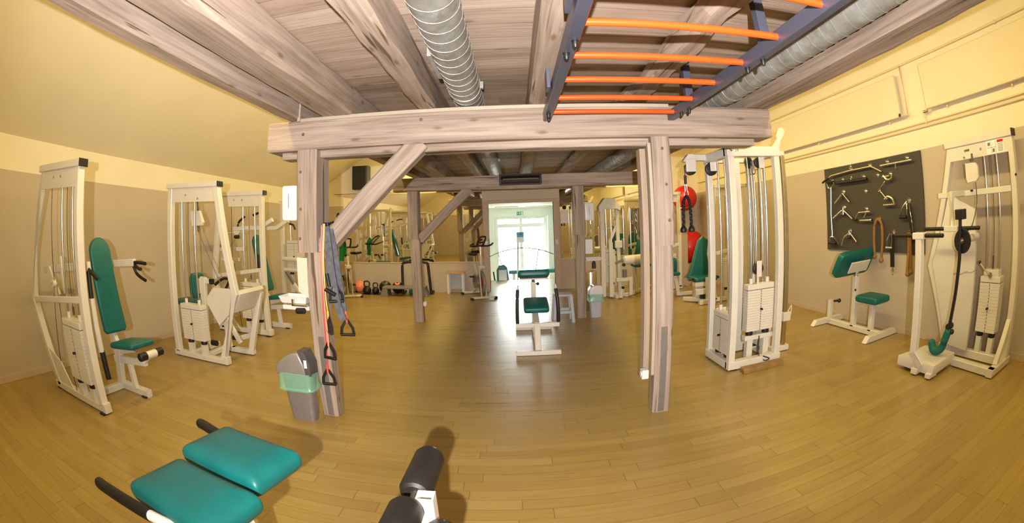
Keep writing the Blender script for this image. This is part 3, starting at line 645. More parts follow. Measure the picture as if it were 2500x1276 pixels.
# ------------------------------------------------------------------ cable tower
t = thing('cable_tower', 'tall white four-post cable tower with several weight stacks beside the socket post', 'exercise machine', (2.34, 4.06, 0))
for x0, x1, y0, y1 in ((2.02, 2.09, 3.76, 3.83), (2.575, 2.645, 3.76, 3.83), (2.035, 2.10, 4.30, 4.37), (2.575, 2.64, 4.30, 4.37)):
    part(t, 'corner_post', 'white', lambda b: b.bx(x0, x1, y0, y1, .08, 2.09, .007))
part(t, 'base_frame', 'white', lambda b: (b.bx(2.015, 2.655, 3.75, 3.835, .012, .095, .006), b.bx(2.03, 2.645, 4.295, 4.375, .012, .09, .006), b.bx(2.015, 2.10, 3.80, 4.33, .012, .092, .006), b.bx(2.57, 2.65, 3.80, 4.33, .012, .092, .006)))
hd = part(t, 'top_frame', 'white', lambda b: (b.bx(2.01, 2.655, 3.75, 3.84, 2.075, 2.17, .006), b.bx(2.03, 2.645, 4.29, 4.38, 2.08, 2.165, .006), b.bx(2.01, 2.10, 3.80, 4.33, 2.078, 2.168, .006), b.bx(2.57, 2.65, 3.80, 4.33, 2.078, 2.168, .006)))
part(hd, 'sticker', 'band_grey', lambda b: b.prism([(2.03, 3.7485, 2.15), (2.075, 3.7485, 2.13), (2.055, 3.7485, 2.12)], (0, .0015, 0)))
weight_stack(t, 'X', 2.42, 3.90, .33, .10, .35, .83, 16, 2.09)
weight_stack(t, 'Y', 2.10, 4.06, .34, .10, .13, .55, 15, 2.09)
weight_stack(t, 'Y', 2.56, 4.08, .34, .10, .13, .55, 12, 2.09)
for x, y in ((2.52, 3.99), (2.36, 4.0), (2.16, 4.12), (2.16, 3.98)): part(t, 'guide_rod', 'chrome', lambda b: b.cyl((x, y, .09), (x, y, 2.09), .011, 14))
part(t, 'stack_bridge', 'white', lambda b: b.bx(2.25, 2.60, 3.86, 3.94, .255, .305, .004))
part(t, 'cover_strip', 'white', lambda b: b.bx(2.33, 2.40, 4.21, 4.24, .1, 2.09, .004))
part(t, 'cover_plate', 'white', lambda b: b.bx(2.10, 2.57, 4.26, 4.28, .28, .55, .004))
pulley(t, (2.39, 3.88, .98), (0, 1, 0), .06, .03); part(t, 'pulley_fork', 'white', lambda b: (b.bx(2.355, 2.415, 3.84, 3.855, .90, 1.06, .004), b.cyl((2.39, 3.88, .83), (2.39, 3.88, .92), .014, 10)))
pulley(t, (2.33, 3.9, 2.03), (1, 0, 0), .06, .03); pulley(t, (2.46, 3.9, 2.03), (0, 1, 0), .055, .03)
part(t, 'pulley_fork', 'white', lambda b: b.bx(2.44, 2.51, 3.855, 3.87, 1.97, 2.08, .004))
part(t, 'cable', 'cable', lambda b: (b.tube([(2.44, 3.9, 2.03), (2.43, 3.89, .98)], .005, 6), b.tube([(2.34, 3.9, 1.98), (2.35, 3.89, 1.0)], .005, 6), b.arc([(2.36, 3.86, 2.05), (2.38, 3.85, 1.93), (2.34, 3.85, 1.92), (2.33, 3.86, 2.0)], .006, 6)))
part(t, 'cable_loop', 'black', lambda b: b.arc([(2.40, 3.82, .30), (2.39, 3.80, .12), (2.44, 3.745, .05), (2.50, 3.735, .06), (2.42, 3.74, .10)], .006, 8))
part(t, 'pulley_arm', 'white', lambda b: (b.bar([(2.06, 4.30, 2.135), (1.83, 4.27, 2.135)], .07, .065), b.prism([(1.86, 4.235, 2.168), (1.80, 4.235, 2.168), (1.745, 4.235, 2.11), (1.745, 4.235, 2.09), (1.86, 4.235, 2.09)], (0, .07, 0)), b.bx(1.755, 1.87, 4.205, 4.225, 1.985, 2.115, .006), b.bx(2.035, 2.13, 4.205, 4.22, 1.985, 2.10, .006)))
pulley(t, (1.815, 4.245, 2.02), (0, 1, 0), .068, .03); pulley(t, (2.06, 4.245, 2.01), (0, 1, 0), .068, .03)
part(t, 'cable', 'cable', lambda b: b.tube([(1.745, 4.24, 2.05), (1.743, 4.23, 1.93)], .005, 6))
part(t, 'cable_stop', 'black', lambda b: b.cyl((1.743, 4.23, 1.86), (1.743, 4.23, 1.95), .014, 12))
part(t, 'slide_column', 'brass', lambda b: b.bx(2.855, 2.905, 4.03, 4.08, .05, 2.15, .004))
part(t, 'slide_carriage', 'white', lambda b: (b.bx(2.845, 2.945, 4.01, 4.10, .34, .44, .006), b.arc([(2.93, 4.05, .44), (2.96, 4.03, .50), (2.955, 4.03, .40), (2.93, 4.04, .36)], .006, 8)))
part(t, 'side_foot', 'white', lambda b: b.bx(2.64, 2.95, 4.01, 4.10, .005, .065, .006))
part(t, 'top_bracket', 'white', lambda b: (b.bar([(2.64, 4.05, 2.14), (2.90, 4.05, 2.14)], .06, .05), b.prism([(2.70, 4.02, 2.17), (2.83, 4.02, 2.30), (2.82, 4.02, 2.33), (2.87, 4.02, 2.415), (2.91, 4.02, 2.42), (2.94, 4.02, 2.39), (2.93, 4.02, 2.35), (2.86, 4.02, 2.27), (2.86, 4.02, 2.24), (2.80, 4.02, 2.16)], (0, .015, 0))))
part(t, 'foot_pad', 'black', lambda b: (b.bx(2.05, 2.12, 3.755, 3.83, 0, .014), b.bx(2.58, 2.64, 3.77, 3.83, 0, .014), b.bx(2.05, 2.1, 4.3, 4.36, 0, .014), b.bx(2.58, 2.63, 4.3, 4.36, 0, .014)))
def lettering(name, text, size, parent, wloc, rot, mat, origin):
    f = bpy.data.curves.new(name, 'FONT'); f.body = text; f.size = size; f.extrude = .0006
    tmp = bpy.data.objects.new(name+'_source', f); COL.objects.link(tmp)
    me = bpy.data.meshes.new_from_object(tmp.evaluated_get(bpy.context.evaluated_depsgraph_get())); bpy.data.objects.remove(tmp)
    me.transform(Matrix.Rotation(rot, 4, 'X')); me.materials.clear(); me.materials.append(M[mat]); o = bpy.data.objects.new(name, me); COL.objects.link(o); o.parent = parent; o.location = V(wloc)-V(origin); return o
lettering('number_text', '19', .04, hd, (2.10, 3.7482, 2.118), PI/2, 'band_grey', (2.34, 4.06, 0))
t = thing('triceps_rope', 'black twisted rope attachment with ball ends hanging from the cable tower', 'rope attachment', (1.743, 4.23, 1.40))
part(t, 'carabiner', 'chrome', lambda b: (b.arc([(1.735, 4.23, 1.87), (1.752, 4.23, 1.86), (1.754, 4.23, 1.80), (1.743, 4.23, 1.785), (1.734, 4.23, 1.80)], .004, 8, closed=True), b.arc([(1.728, 4.23, 1.80), (1.758, 4.23, 1.80), (1.765, 4.23, 1.75), (1.743, 4.23, 1.735), (1.722, 4.23, 1.75)], .004, 8, closed=True)))
for sx in (-1, 1):
    def strand(b):
        path = [V((1.743, 4.23, 1.745)), V((1.743+sx*.028, 4.23, 1.70)), V((1.743+sx*.04, 4.23, 1.60)), V((1.743+sx*.045, 4.23, 1.43))]
        sp = spline(path, 14)
        for k in range(3):
            b.tube([p+V((.009*math.cos(i*.5+k*2.09), .009*math.sin(i*.5+k*2.09), 0)) for i, p in enumerate(sp)], .009, 7)
    part(t, 'rope_strand', 'black', strand); part(t, 'ball_end', 'black', lambda b: b.lathe([(0, -.035), (.03, -.03), (.036, -.008), (.03, .012), (.018, .03), (0, .032)], (1.743+sx*.046, 4.23, 1.41)))
b = B(); b.prism([(2.12, 3.605, 0), (2.14, 3.725, 0), (2.64, 3.735, 0), (2.62, 3.625, 0)], (0, 0, .042), .004, 1); tag(b.build('wooden_plank', 'brown_plank'), 'raw brown board lying on the floor before the cable tower', 'plank')
# ------------------------------------------------------------------ standing hip machine by the right wall
t = thing('multi_hip_machine', 'white standing machine with black swing arm, teal hook pad and step platform', 'exercise machine', (3.95, 2.1, 0))
part(t, 'base_frame', 'white', lambda b: (b.bar([(4.28, 1.645, .045), (3.82, 1.645, .045)], .085, .07), b.bar([(3.865, 1.61, .045), (3.90, 2.2, .045)], .075, .07), b.bar([(4.17, 1.66, .05), (4.20, 2.6, .05)], .07, .08)))
part(t, 'upright', 'white', lambda b: b.bar([(4.215, 1.65, .05), (4.215, 1.665, 2.0)], .085, .07, up=(0, 1, 0)))
part(t, 'upright', 'white', lambda b: b.bar([(4.215, 2.52, .05), (4.215, 2.86, .86), (4.215, 2.50, 2.0)], .085, .07, up=(0, 1, 0)))
part(t, 'corner_brace', 'white', lambda b: b.bar([(4.19, 1.66, .42), (3.98, 1.66, .07)], .06, .06))
part(t, 'top_bar', 'white', lambda b: b.bx(4.155, 4.27, 1.625, 2.565, 1.99, 2.05, .005)); part(t, 'end_cap', 'black', lambda b: b.bx(4.154, 4.271, 1.612, 1.628, 1.988, 2.052, .004))
h = part(t, 'header_panel', 'white', lambda b: b.bx(4.172, 4.178, 1.68, 2.52, 1.86, 1.995, .002))
pc = part(h, 'placard', 'wall_paper_white', lambda b: b.bx(4.169, 4.172, 1.74, 1.98, 1.865, 1.985, .001))
part(pc, 'red_heading', 'red', lambda b: b.bx(4.1675, 4.169, 1.75, 1.83, 1.955, 1.978)); part(pc, 'printed_text', 'lacquer_grey', lambda b: [b.bx(4.1677, 4.169, 1.755, 1.825, 1.94-.012*i, 1.944-.012*i) for i in range(6)] + [b.bx(4.1677, 4.169, 1.85, 1.853, 1.87, 1.975), b.bx(4.1677, 4.169, 1.91, 1.913, 1.87, 1.975), b.bx(4.1677, 4.169, 1.855, 1.965, 1.92, 1.923), b.bx(4.1677, 4.169, 1.925, 1.96, 1.94, 1.968), b.bx(4.1677, 4.169, 1.87, 1.90, 1.88, 1.91)])
for y, z in ((2.28, 1.94), (2.06, 1.93), (2.30, 1.88)): part(h, 'bolt', 'brass', lambda b: b.cyl((4.164, y, z), (4.172, y, z), .012, 6))
part(h, 'maker_badge', 'band_grey', lambda b: b.bx(4.1705, 4.172, 2.22, 2.27, 1.93, 1.95))
part(t, 'cross_rail', 'white', lambda b: b.bar([(4.19, 1.70, 1.55), (4.19, 2.72, 1.55)], .05, .055))
weight_stack(t, 'Y', 4.19, 1.95, .27, .12, .29, .80, 15, 1.87)
part(t, 'stack_top', 'white', lambda b: b.bx(4.14, 4.245, 1.85, 2.05, .795, .86, .006))
part(t, 'crank', 'brass', lambda b: (b.tube([(4.12, 1.96, .82), (4.09, 2.02, .87), (4.08, 2.07, .92)], .008, 8), b.cyl((4.115, 1.95, .815), (4.15, 1.95, .815), .025, 16))); part(t, 'crank_knob', 'black', lambda b: b.ball((4.08, 2.08, .93), .016, 14))
part(t, 'cable', 'cable', lambda b: (b.tube([(4.19, 1.95, 1.87), (4.19, 1.95, .96)], .005, 6), b.cyl((4.19, 1.95, .86), (4.19, 1.95, .98), .011, 10)))
part(t, 'cable', 'cable', lambda b: (b.arc([(4.11, 2.14, 1.64), (4.09, 2.13, 1.45), (4.02, 2.16, 1.27), (3.9, 2.17, 1.22)], .006, 8), b.cyl((4.13, 2.17, 1.83), (4.13, 2.17, 1.9), .012, 8)))
part(t, 'pulley_cover', 'white', lambda b: b.prism([(4.11, 2.27, 1.82), (4.11, 2.13, 1.815), (4.11, 2.10, 1.78), (4.11, 2.10, 1.68), (4.11, 2.13, 1.65), (4.11, 2.25, 1.64), (4.11, 2.27, 1.68)], (.04, 0, 0), .004, 1))
sh = part(t, 'shroud', 'white', lambda b: b.prism([(4.10, 2.16, 1.40), (4.10, 2.53, 1.56), (4.10, 2.78, .89), (4.10, 2.50, .12), (4.10, 2.16, .09)], (.05, 0, 0), .006, 2))
def script_line(b):
    p = [(2.455-.33*i/40, .80+.007*math.sin(i*1.9)+.006*math.sin(i*.37)+.0012*i) for i in range(41)]
    b.tube([(4.0985, y, z) for y, z in p], .0016, 5)
part(sh, 'signature_script', 'bin_dark', script_line)
part(t, 'pivot_disc', 'black', lambda b: b.lathe([(0, 0), (.10, 0), (.105, .008), (.105, .02), (.10, .028), (0, .028)], (3.72, 2.13, 1.155), (1, 0, 0), 36)); part(t, 'pivot_axle', 'brass', lambda b: (b.cyl((3.69, 2.14, 1.16), (3.76, 2.14, 1.16), .018, 16), b.lathe([(.022, 0), (.03, 0), (.03, .004), (.022, .004)], (3.712, 2.14, 1.16), (1, 0, 0), 24)))
part(t, 'pivot_shaft', 'white', lambda b: b.cyl((3.75, 2.14, 1.16), (4.1, 2.14, 1.16), .035, 18))
part(t, 'swing_arm', 'black', lambda b: b.bar([(3.70, 2.14, 1.40), (3.70, 2.145, 1.0), (3.70, 2.17, .7), (3.69, 2.20, .40)], .03, .035, up=(1, 0, 0)))
part(t, 'arm_weight', 'black', lambda b: b.bx(3.67, 3.74, 2.08, 2.19, 1.34, 1.425, .006)); part(t, 'arm_clamp', 'black', lambda b: (b.cyl((3.66, 2.20, .42), (3.74, 2.20, .42), .03, 16), b.ball((3.70, 2.16, .375), .026, 14), b.bar([(3.69, 2.20, .42), (3.69, 2.24, .34)], .03, .03, up=(1, 0, 0))))
part(t, 'leg_pad', 'teal_wool', lambda b: (b.tube(spline([(3.69, 2.205, .37), (3.69, 2.23, .30), (3.69, 2.255, .22), (3.69, 2.31, .18), (3.69, 2.37, .185), (3.69, 2.40, .23)], 5), .042, 18), b.ball((3.69, 2.205, .37), .042, 18), b.ball((3.69, 2.40, .235), .042, 18)))
part(t, 'step_platform', 'white', lambda b: b.prism(rnd_poly if 0 else [(3.44, 2.16, .035), (3.90, 2.19, .035), (3.90, 2.62, .035), (3.46, 2.68, .035)], (0, 0, .095), .008, 2))
part(t, 'tread_ribs', 'white', lambda b: [b.bx(3.50, 3.88, 2.22+.03*i, 2.236+.03*i, .129, .134, .002) for i in range(13)])
part(t, 'platform_foot', 'black', lambda b: (b.bx(3.50, 3.85, 2.24, 2.60, .006, .036, .004), b.bx(3.84, 3.88, 1.66, 1.70, 0, .012), b.bx(4.24, 4.28, 1.62, 1.69, 0, .012))); part(t, 'platform_runner', 'white', lambda b: (b.bx(3.41, 3.54, 2.17, 2.24, .015, .06, .005), b.bx(3.41, 3.52, 2.36, 2.44, .015, .07, .005)))
part(t, 'handle_column', 'white', lambda b: b.bar([(3.46, 2.34, .10), (3.415, 2.44, .22), (3.40, 2.46, .7), (3.40, 2.47, 1.255)], .075, .07, up=(1, 0, 0)))
part(t, 'column_head', 'white', lambda b: b.bx(3.36, 3.44, 2.40, 2.54, 1.205, 1.262, .008))
for y0, y1 in ((2.17, 2.40), (2.54, 2.80)): part(t, 'handle', 'foam', lambda b: b.cyl((3.40, y0, 1.235), (3.40, y1, 1.235), .018, 16, bev=.004))
part(t, 'handle_drop', 'white', lambda b: (b.bar([(4.16, 2.36, 1.555), (3.90, 2.36, 1.555), (3.90, 2.36, 1.25)], .05, .055), b.bx(3.86, 3.94, 2.27, 2.46, 1.225, 1.275, .006)))
for y0, y1 in ((2.0, 2.27), (2.46, 2.74)): part(t, 'handle', 'foam', lambda b: b.cyl((3.90, y0, 1.25), (3.90, y1, 1.25), .018, 16, bev=.004))
part(t, 'stop_bolt', 'black', lambda b: (b.cyl((4.13, 2.22, 1.57), (4.165, 2.22, 1.57), .011, 10), b.cyl((4.165, 1.625, 1.66), (4.175, 1.625, 1.66), .012, 8)))
# ------------------------------------------------------------------ preacher benches
t = thing('preacher_bench', 'white bench with slanted teal arm pad and seat below the charcoal board', 'bench', (4.08, 4.05, 0))
part(t, 'base_beam', 'white', lambda b: b.bar([(4.08, 3.55, .045), (4.08, 4.66, .045)], .07, .07))
for y, x0, x1 in ((3.53, 3.77, 4.39), (4.64, 3.80, 4.40)): part(t, 'foot_bar', 'white', lambda b: b.prism([(x0, y-.04, .005), (x1, y-.04, .005), (x1-.05, y-.04, .075), (x0+.06, y-.04, .075)], (0, .08, 0), .004, 1))
part(t, 'column', 'white', lambda b: b.bar([(4.08, 4.07, .06), (4.08, 4.07, .68)], .07, .07)); part(t, 'column_tube', 'chrome', lambda b: b.bar([(4.08, 4.07, .67), (4.08, 4.07, .74)], .045, .045))
part(t, 'seat_post', 'white', lambda b: (b.bar([(4.08, 3.72, .06), (4.08, 3.72, .40)], .065, .07), b.bar([(4.08, 4.05, .385), (4.08, 3.60, .385)], .06, .05)))
seat_pad(t, 4.08, 3.73, .445, .30, .40, th=.10)
part(t, 'arm_pad', 'teal', lambda b: b.pad((4.05, 4.09, .845), (.66, .095, .33), rx(32), .2, .2))
part(t, 'pad_plate', 'white', lambda b: b.prism([V((x, 4.00, .785))+rx(32)@V((0, -.012, z)) for x, z in ((3.87, -.05), (4.23, -.05), (4.23, .10), (3.87, .10))], rx(32)@V((0, .02, 0)), .003, 1))
part(t, 'pad_strut', 'white', lambda b: b.bar([(4.08, 4.06, .73), (4.08, 4.05, .82)], .06, .04))
part(t, 'stub_post', 'white', lambda b: b.bar([(4.06, 4.56, .06), (4.06, 4.56, .33)], .06, .06)); part(t, 'knob', 'black', lambda b: (b.cyl((4.10, 4.53, .31), (4.16, 4.50, .31), .014, 12), b.ball((4.17, 4.49, .31), .028, 14))); part(t, 'pin', 'black', lambda b: b.ball((4.04, 4.03, .52), .014, 12))
t = thing('preacher_bench', 'white bench with teal pads and two black side grips before the doorway', 'bench', (.235, 5.6, 0))
part(t, 'foot_bar', 'white', lambda b: b.bx(-.02, .50, 4.975, 5.04, .003, .055, .006)); part(t, 'foot_bar', 'white', lambda b: b.bx(-.02, .49, 6.24, 6.31, .003, .055, .006))
part(t, 'base_beam', 'white', lambda b: b.bar([(.235, 5.03, .035), (.235, 6.26, .035)], .065, .06))
part(t, 'front_post', 'white', lambda b: b.bar([(.235, 5.02, .05), (.235, 5.16, .33)], .07, .06)); part(t, 'cross_bar', 'white', lambda b: b.bx(-.015, .50, 5.16, 5.23, .30, .35, .006))
part(t, 'seat_post', 'white', lambda b: (b.bar([(.235, 5.2, .33), (.235, 5.6, .40)], .065, .05), b.bar([(.235, 5.62, .05), (.235, 5.62, .42)], .06, .06)))
seat_pad(t, .25, 5.70, .475, .32, .44, th=.10, m=rx(10))
for x in (.005, .49):
    part(t, 'grip_rail', 'white', lambda b: b.arc([(x, 5.2, .34), (x, 5.19, .55), (x+(.01 if x < .2 else -.01), 5.22, .70), (x+(.02 if x < .2 else -.025), 5.26, .80)], .012, 10)); grip(t, [(x, 5.2, .35), (x, 5.19, .50), (x+(.005 if x < .2 else -.008), 5.205, .64), (x+(.012 if x < .2 else -.02), 5.24, .75)], .021)
part(t, 'column', 'white', lambda b: b.bar([(.235, 6.0, .05), (.235, 6.0, .74)], .065, .065)); part(t, 'column_tube', 'black', lambda b: b.bar([(.235, 6.0, .73), (.235, 6.0, .79)], .045, .045))
part(t, 'arm_pad', 'teal', lambda b: b.pad((.24, 6.0, .845), (.42, .30, .10), rx(-12))); part(t, 'knob', 'black', lambda b: (b.ball((.295, 5.97, .715), .022, 14), b.cyl((.27, 5.98, .715), (.30, 5.97, .715), .01, 8)))
part(t, 'pad_plate', 'white', lambda b: b.bx(.05, .43, 5.95, 6.05, .775, .795, .003))
# ------------------------------------------------------------------ back extension bench at the camera's feet
t = thing('back_extension_bench', 'back extension bench with two teal hip pads and black ankle rollers in front', 'bench', (-.7, 1.0, 0))
for cx, cy, a in ((-.995, 1.168, -10), (-.985, .838, -8)): part(t, 'hip_pad', 'teal', lambda b: b.pad((cx, cy, .715), (.415, .285, .12), rz(a), .5, .13))
part(t, 'pad_frame', 'white', lambda b: (b.bar([(-1.15, 1.03, .665), (-.83, .985, .665)], .05, .03), b.bar([(-.96, .72, .635), (-.95, 1.26, .635)], .05, .035), b.bar([(-.95, 1.0, .64), (-.86, 1.0, .06)], .06, .06)))
part(t, 'handle_tube', 'white', lambda b: (b.tube([(-1.05, .665, .72), (-.97, .685, .70), (-.95, .78, .65)], .021, 14), b.tube([(-1.20, 1.31, .70), (-1.0, 1.30, .68), (-.93, 1.22, .64)], .021, 14)))
part(t, 'handle', 'foam', lambda b: (b.tube([(-1.325, .672, .715), (-1.30, .668, .718), (-1.04, .665, .72)], .0235, 18), b.ball((-1.325, .672, .715), .0235, 18))); part(t, 'handle', 'foam', lambda b: (b.tube([(-1.32, 1.335, .72), (-1.30, 1.332, .72), (-1.16, 1.305, .70)], .0235, 18), b.ball((-1.32, 1.335, .72), .0235, 18)))
part(t, 'base_beam', 'white', lambda b: b.bar([(-1.15, 1.0, .035), (-.18, 1.0, .035)], .07, .06)); part(t, 'foot_bar', 'white', lambda b: b.bar([(-1.1, .7, .03), (-1.1, 1.3, .03)], .06, .055))
def sq(b):
    for x0, x1, y0, y1 in ((-.29, -.285, 1.005, 1.055), (-.245, -.24, 1.005, 1.055), (-.285, -.245, 1.005, 1.01), (-.285, -.245, 1.05, 1.055)): b.bx(x0, x1, y0, y1, .05, .80)
part(t, 'roller_post', 'white', sq)
part(t, 'roller_axle', 'brass', lambda b: b.cyl((-.30, .80, .775), (-.31, 1.27, .775), .011, 12))
def roll(b, p, q, r): L = (V(q)-V(p)).length; b.lathe([(0, .012), (r*.35, .004), (r*.62, 0), (r*.86, .006), (r, .024), (r, L-.024), (r*.86, L-.006), (r*.6, L), (0, L)], p, V(q)-V(p), 36)
part(t, 'ankle_roller', 'foam', lambda b: roll(b, (-.306, 1.062, .775), (-.296, 1.30, .785), .05)); part(t, 'ankle_roller', 'foam', lambda b: roll(b, (-.318, .79, .775), (-.312, 1.0, .775), .05))
part(t, 'ankle_roller', 'foam', lambda b: roll(b, (-.225, .78, .70), (-.222, 1.0, .70), .045))
# ------------------------------------------------------------------ stool, bins
t = thing('step_stool', 'grey plastic step stool beside the middle bench', 'stool', (.71, 6.75, 0))
part(t, 'stool_top', 'grey_plastic', lambda b: b.bx(.575, .845, 6.62, 6.88, .405, .44, .012))
for sx, sy in ((-1, -1), (1, -1), (1, 1), (-1, 1)): part(t, 'leg', 'grey_plastic', lambda b: b.bar([(.71+sx*.115, 6.75+sy*.11, .41), (.71+sx*.145, 6.75+sy*.14, 0)], .05, .045, up=(0, 1, 0)))
part(t, 'stretcher', 'grey_plastic', lambda b: (b.bx(.58, .84, 6.615, 6.64, .14, .185, .004), b.bx(.58, .84, 6.86, 6.885, .14, .185, .004), b.bx(.575, .60, 6.63, 6.87, .14, .185, .004), b.bx(.82, .845, 6.63, 6.87, .14, .185, .004)))
def bin_body(b, x0, x1, y0, y1, h, inset):
    a = [V((x, y, 0)) for x, y in rnd_box(x0+inset, x1-inset, y0+inset*.6, y1-inset*.6, .035)]; c = [V((x, y, h)) for x, y in rnd_box(x0, x1, y0, y1, .04)]
    va = [b.bm.verts.new(p) for p in a]; vc = [b.bm.verts.new(p) for p in c]; n = len(va)
    for i in range(n): b._f((va[i], va[(i+1) % n], vc[(i+1) % n], vc[i]), True)
    b._f(va[::-1]); b._f(vc)
def bag(b, x0, x1, y0, y1, z0, z1, amp, seed):
    rg = random.Random(seed); rows = []
    for k, (z, g) in enumerate(((z1, .004), (z1-.03, .010), ((z0+z1)/2, .012), (z0+.03, .018), (z0+.008, .022), (z0, .010), (z0+.02, .002))):
        rows.append([b.bm.verts.new((x+(x-(x0+x1)/2)/(x1-x0)*2*g+rg.uniform(-amp, amp), y+(y-(y0+y1)/2)/(y1-y0)*2*g+rg.uniform(-amp, amp), z+rg.uniform(-amp, amp)*(2 if k > 2 else 0))) for x, y in rnd_box(x0, x1, y0, y1, .045, 7)])
    n = len(rows[0])
    for r0, r1 in zip(rows, rows[1:]):
        for i in range(n): b._f((r0[i], r0[(i+1) % n], r1[(i+1) % n], r1[i]), True)
def bin_lid(b, x0, x1, y0, y1, z0, z1, front):
    """domed swing-lid hood: profile in x-z with a rounded back and sloping front"""
    d = x1-x0; pr = [(x0, z0), (x0, z0+.045)]+[(x0+d*.55*(1-math.cos(a)), z0+.045+(z1-z0-.045)*math.sin(a)) for a in [PI/2*i/7 for i in range(1, 8)]]+[(x1-.03, z1-.005), (x1, z1-.05), (x1, z0)]
    b.prism([(x, y0, z) for x, z in pr], (0, y1-y0, 0), .012, 3)
t = thing('swing_bin', 'silver-grey swing-lid bin with green liner in front of the banded post', 'bin', (-1.74, 3.08, 0))
part(t, 'bin_body', 'bin_grey', lambda b: bin_body(b, -1.845, -1.575, 2.97, 3.122, .40, .03))
part(t, 'bin_lid', 'bin_silver', lambda b: b.prism([(x, 2.955, z) for x, z in ((-1.87, .40), (-1.878, .45), (-1.845, .50), (-1.79, .545), (-1.72, .58), (-1.655, .595), (-1.615, .50), (-1.605, .40))], (0, .17, 0), .014, 3)); part(t, 'lid_flap', 'bin_dark', lambda b: b.prism([(-1.612, 2.965, .405), (-1.565, 2.968, .405), (-1.565, 2.968, .50), (-1.605, 2.968, .60), (-1.665, 2.968, .605)], (0, .15, 0), .008, 2))
part(t, 'lid_window', 'wall_paper_white', lambda b: b.bx(-1.607, -1.582, 2.957, 2.963, .475, .54, .002))
part(t, 'bin_liner', 'bin_bag', lambda b: bag(b, -1.862, -1.572, 2.957, 3.130, .27, .42, .004, 3))
t.location.y -= .018
t = thing('swing_bin', 'white swing-lid bin with green liner beside the far dispenser post', 'bin', (1.25, 6.88, 0))
part(t, 'bin_body', 'grey_plastic', lambda b: bin_body(b, 1.145, 1.355, 6.83, 7.02, .37, .02)); part(t, 'bin_lid', 'white2', lambda b: bin_lid(b, 1.14, 1.36, 6.82, 7.03, .37, .52, 0)); part(t, 'lid_flap', 'white2', lambda b: b.bar([(1.21, 6.92, .515), (1.35, 6.92, .42)], .18, .012)); part(t, 'bin_liner', 'bin_bag', lambda b: bag(b, 1.142, 1.362, 6.822, 7.03, .26, .385, .006, 5))
# ------------------------------------------------------------------ dispensers on the posts
def dispenser(label, x0, x1, y0, y1, z0, z1):
    t = thing('soap_dispenser', label, 'dispenser', ((x0+x1)/2, y0, z0), 'post dispensers')
    part(t, 'cover', 'white2', lambda b: b.prism([(x, y0, z) for x, z in rnd_box(x0, x1, z0, z1, .022)], (0, y1-y0, 0), .016, 3))
    part(t, 'level_slot', 'band_grey', lambda b: b.bx((x0+x1)/2-.006, (x0+x1)/2-.001, y0-.0015, y0+.003, z0+.10, z1-.065)); part(t, 'spout_line', 'grey_plastic', lambda b: b.bx(x0+.014, x1-.014, y0-.001, y0+.003, z0+.028, z0+.031))
    return t
dispenser('white rounded soap dispenser on the near banded post', -1.822, -1.68, 3.14, 3.26, 1.595, 1.872)
dispenser('white rounded soap dispenser on the far post above the white bin', 1.105, 1.255, 6.86, 6.99, 1.54, 1.82)
b = B(); b.bx(-1.70, -1.603, 3.15, 3.30, 1.04, 1.31, .008); b.prism([(-1.70, 3.15, 1.045), (-1.603, 3.15, 1.045), (-1.603, 3.15, .99), (-1.63, 3.15, 1.01)], (0, .15, 0)); tag(b.build('towel_dispenser', 'lintel'), 'beige box paper dispenser low on the side of the banded post', 'dispenser')
b = B(); b.bx(1.097, 1.215, 6.87, 7.0, 1.02, 1.25, .008); tag(b.build('towel_dispenser', 'white2'), 'white box paper dispenser on the far post below the soap dispenser', 'dispenser')
t = thing('tray_holder', 'white plastic tray on a bracket at the side of the banded post', 'tray', (-1.75, 3.2, .93))
def tray(b, x0, x1, y0, y1, z0, z1, e=.02):
    o = [(x0, y0), (x1, y0), (x1, y1), (x0, y1)]; i = [(x0+e, y0+e), (x1-e, y0+e), (x1-e, y1-e), (x0+e, y1-e)]
    r = [[b.bm.verts.new((x, y, z)) for x, y in q] for q, z in ((i, z0), (o, z1), ([(x+(.004 if x < (x0+x1)/2 else -.004), y+(.004 if y < (y0+y1)/2 else -.004)) for x, y in o], z1), ([(x+(.004 if x < (x0+x1)/2 else -.004), y+(.004 if y < (y0+y1)/2 else -.004)) for x, y in i], z0+.004))]
    for a, c in zip(r, r[1:]):
        for k in range(4): b._f((a[k], a[(k+1) % 4], c[(k+1) % 4], c[k]))
    b._f(r[0][::-1]); b._f(r[-1])
part(t, 'tray', 'white2', lambda b: tray(b, -1.88, -1.615, 3.12, 3.30, .945, 1.0)); part(t, 'bracket', 'brass', lambda b: (b.bx(-1.745, -1.725, 3.10, 3.115, .93, .985, .002), b.bx(-1.745, -1.60, 3.10, 3.30, .93, .943, .002)))
part(t, 'shelf_board', 'white', lambda b: b.bx(-1.85, -1.602, 3.13, 3.29, .895, .93, .004)); part(t, 'roll_end', 'foam', lambda b: b.cyl((-1.70, 3.09, .895), (-1.62, 3.09, .90), .024, 16, bev=.005))
t = thing('tray_holder', 'white tray with a bottle under the far post dispensers', 'tray', (1.24, 6.92, .9)); part(t, 'tray', 'white2', lambda b: tray(b, 1.10, 1.36, 6.86, 7.02, .915, .955)); part(t, 'bottle', 'black', lambda b: b.lathe([(0, 0), (.03, 0), (.03, .09), (.012, .12), (.012, .14), (0, .14)], (1.24, 6.94, .78)))
part(t, 'bracket', 'brass', lambda b: b.bx(1.096, 1.34, 6.9, 6.98, .905, .915))
b = B(); b.lathe([(0, 0), (.10, 0), (.105, .01), (.105, .66), (.098, .68), (.09, .66), (0, .66)], (1.27, 7.45, 0), n=28); tag(b.build('steel_column_bin', 'brass'), 'tall slim brushed steel bin behind the white bin', 'bin')
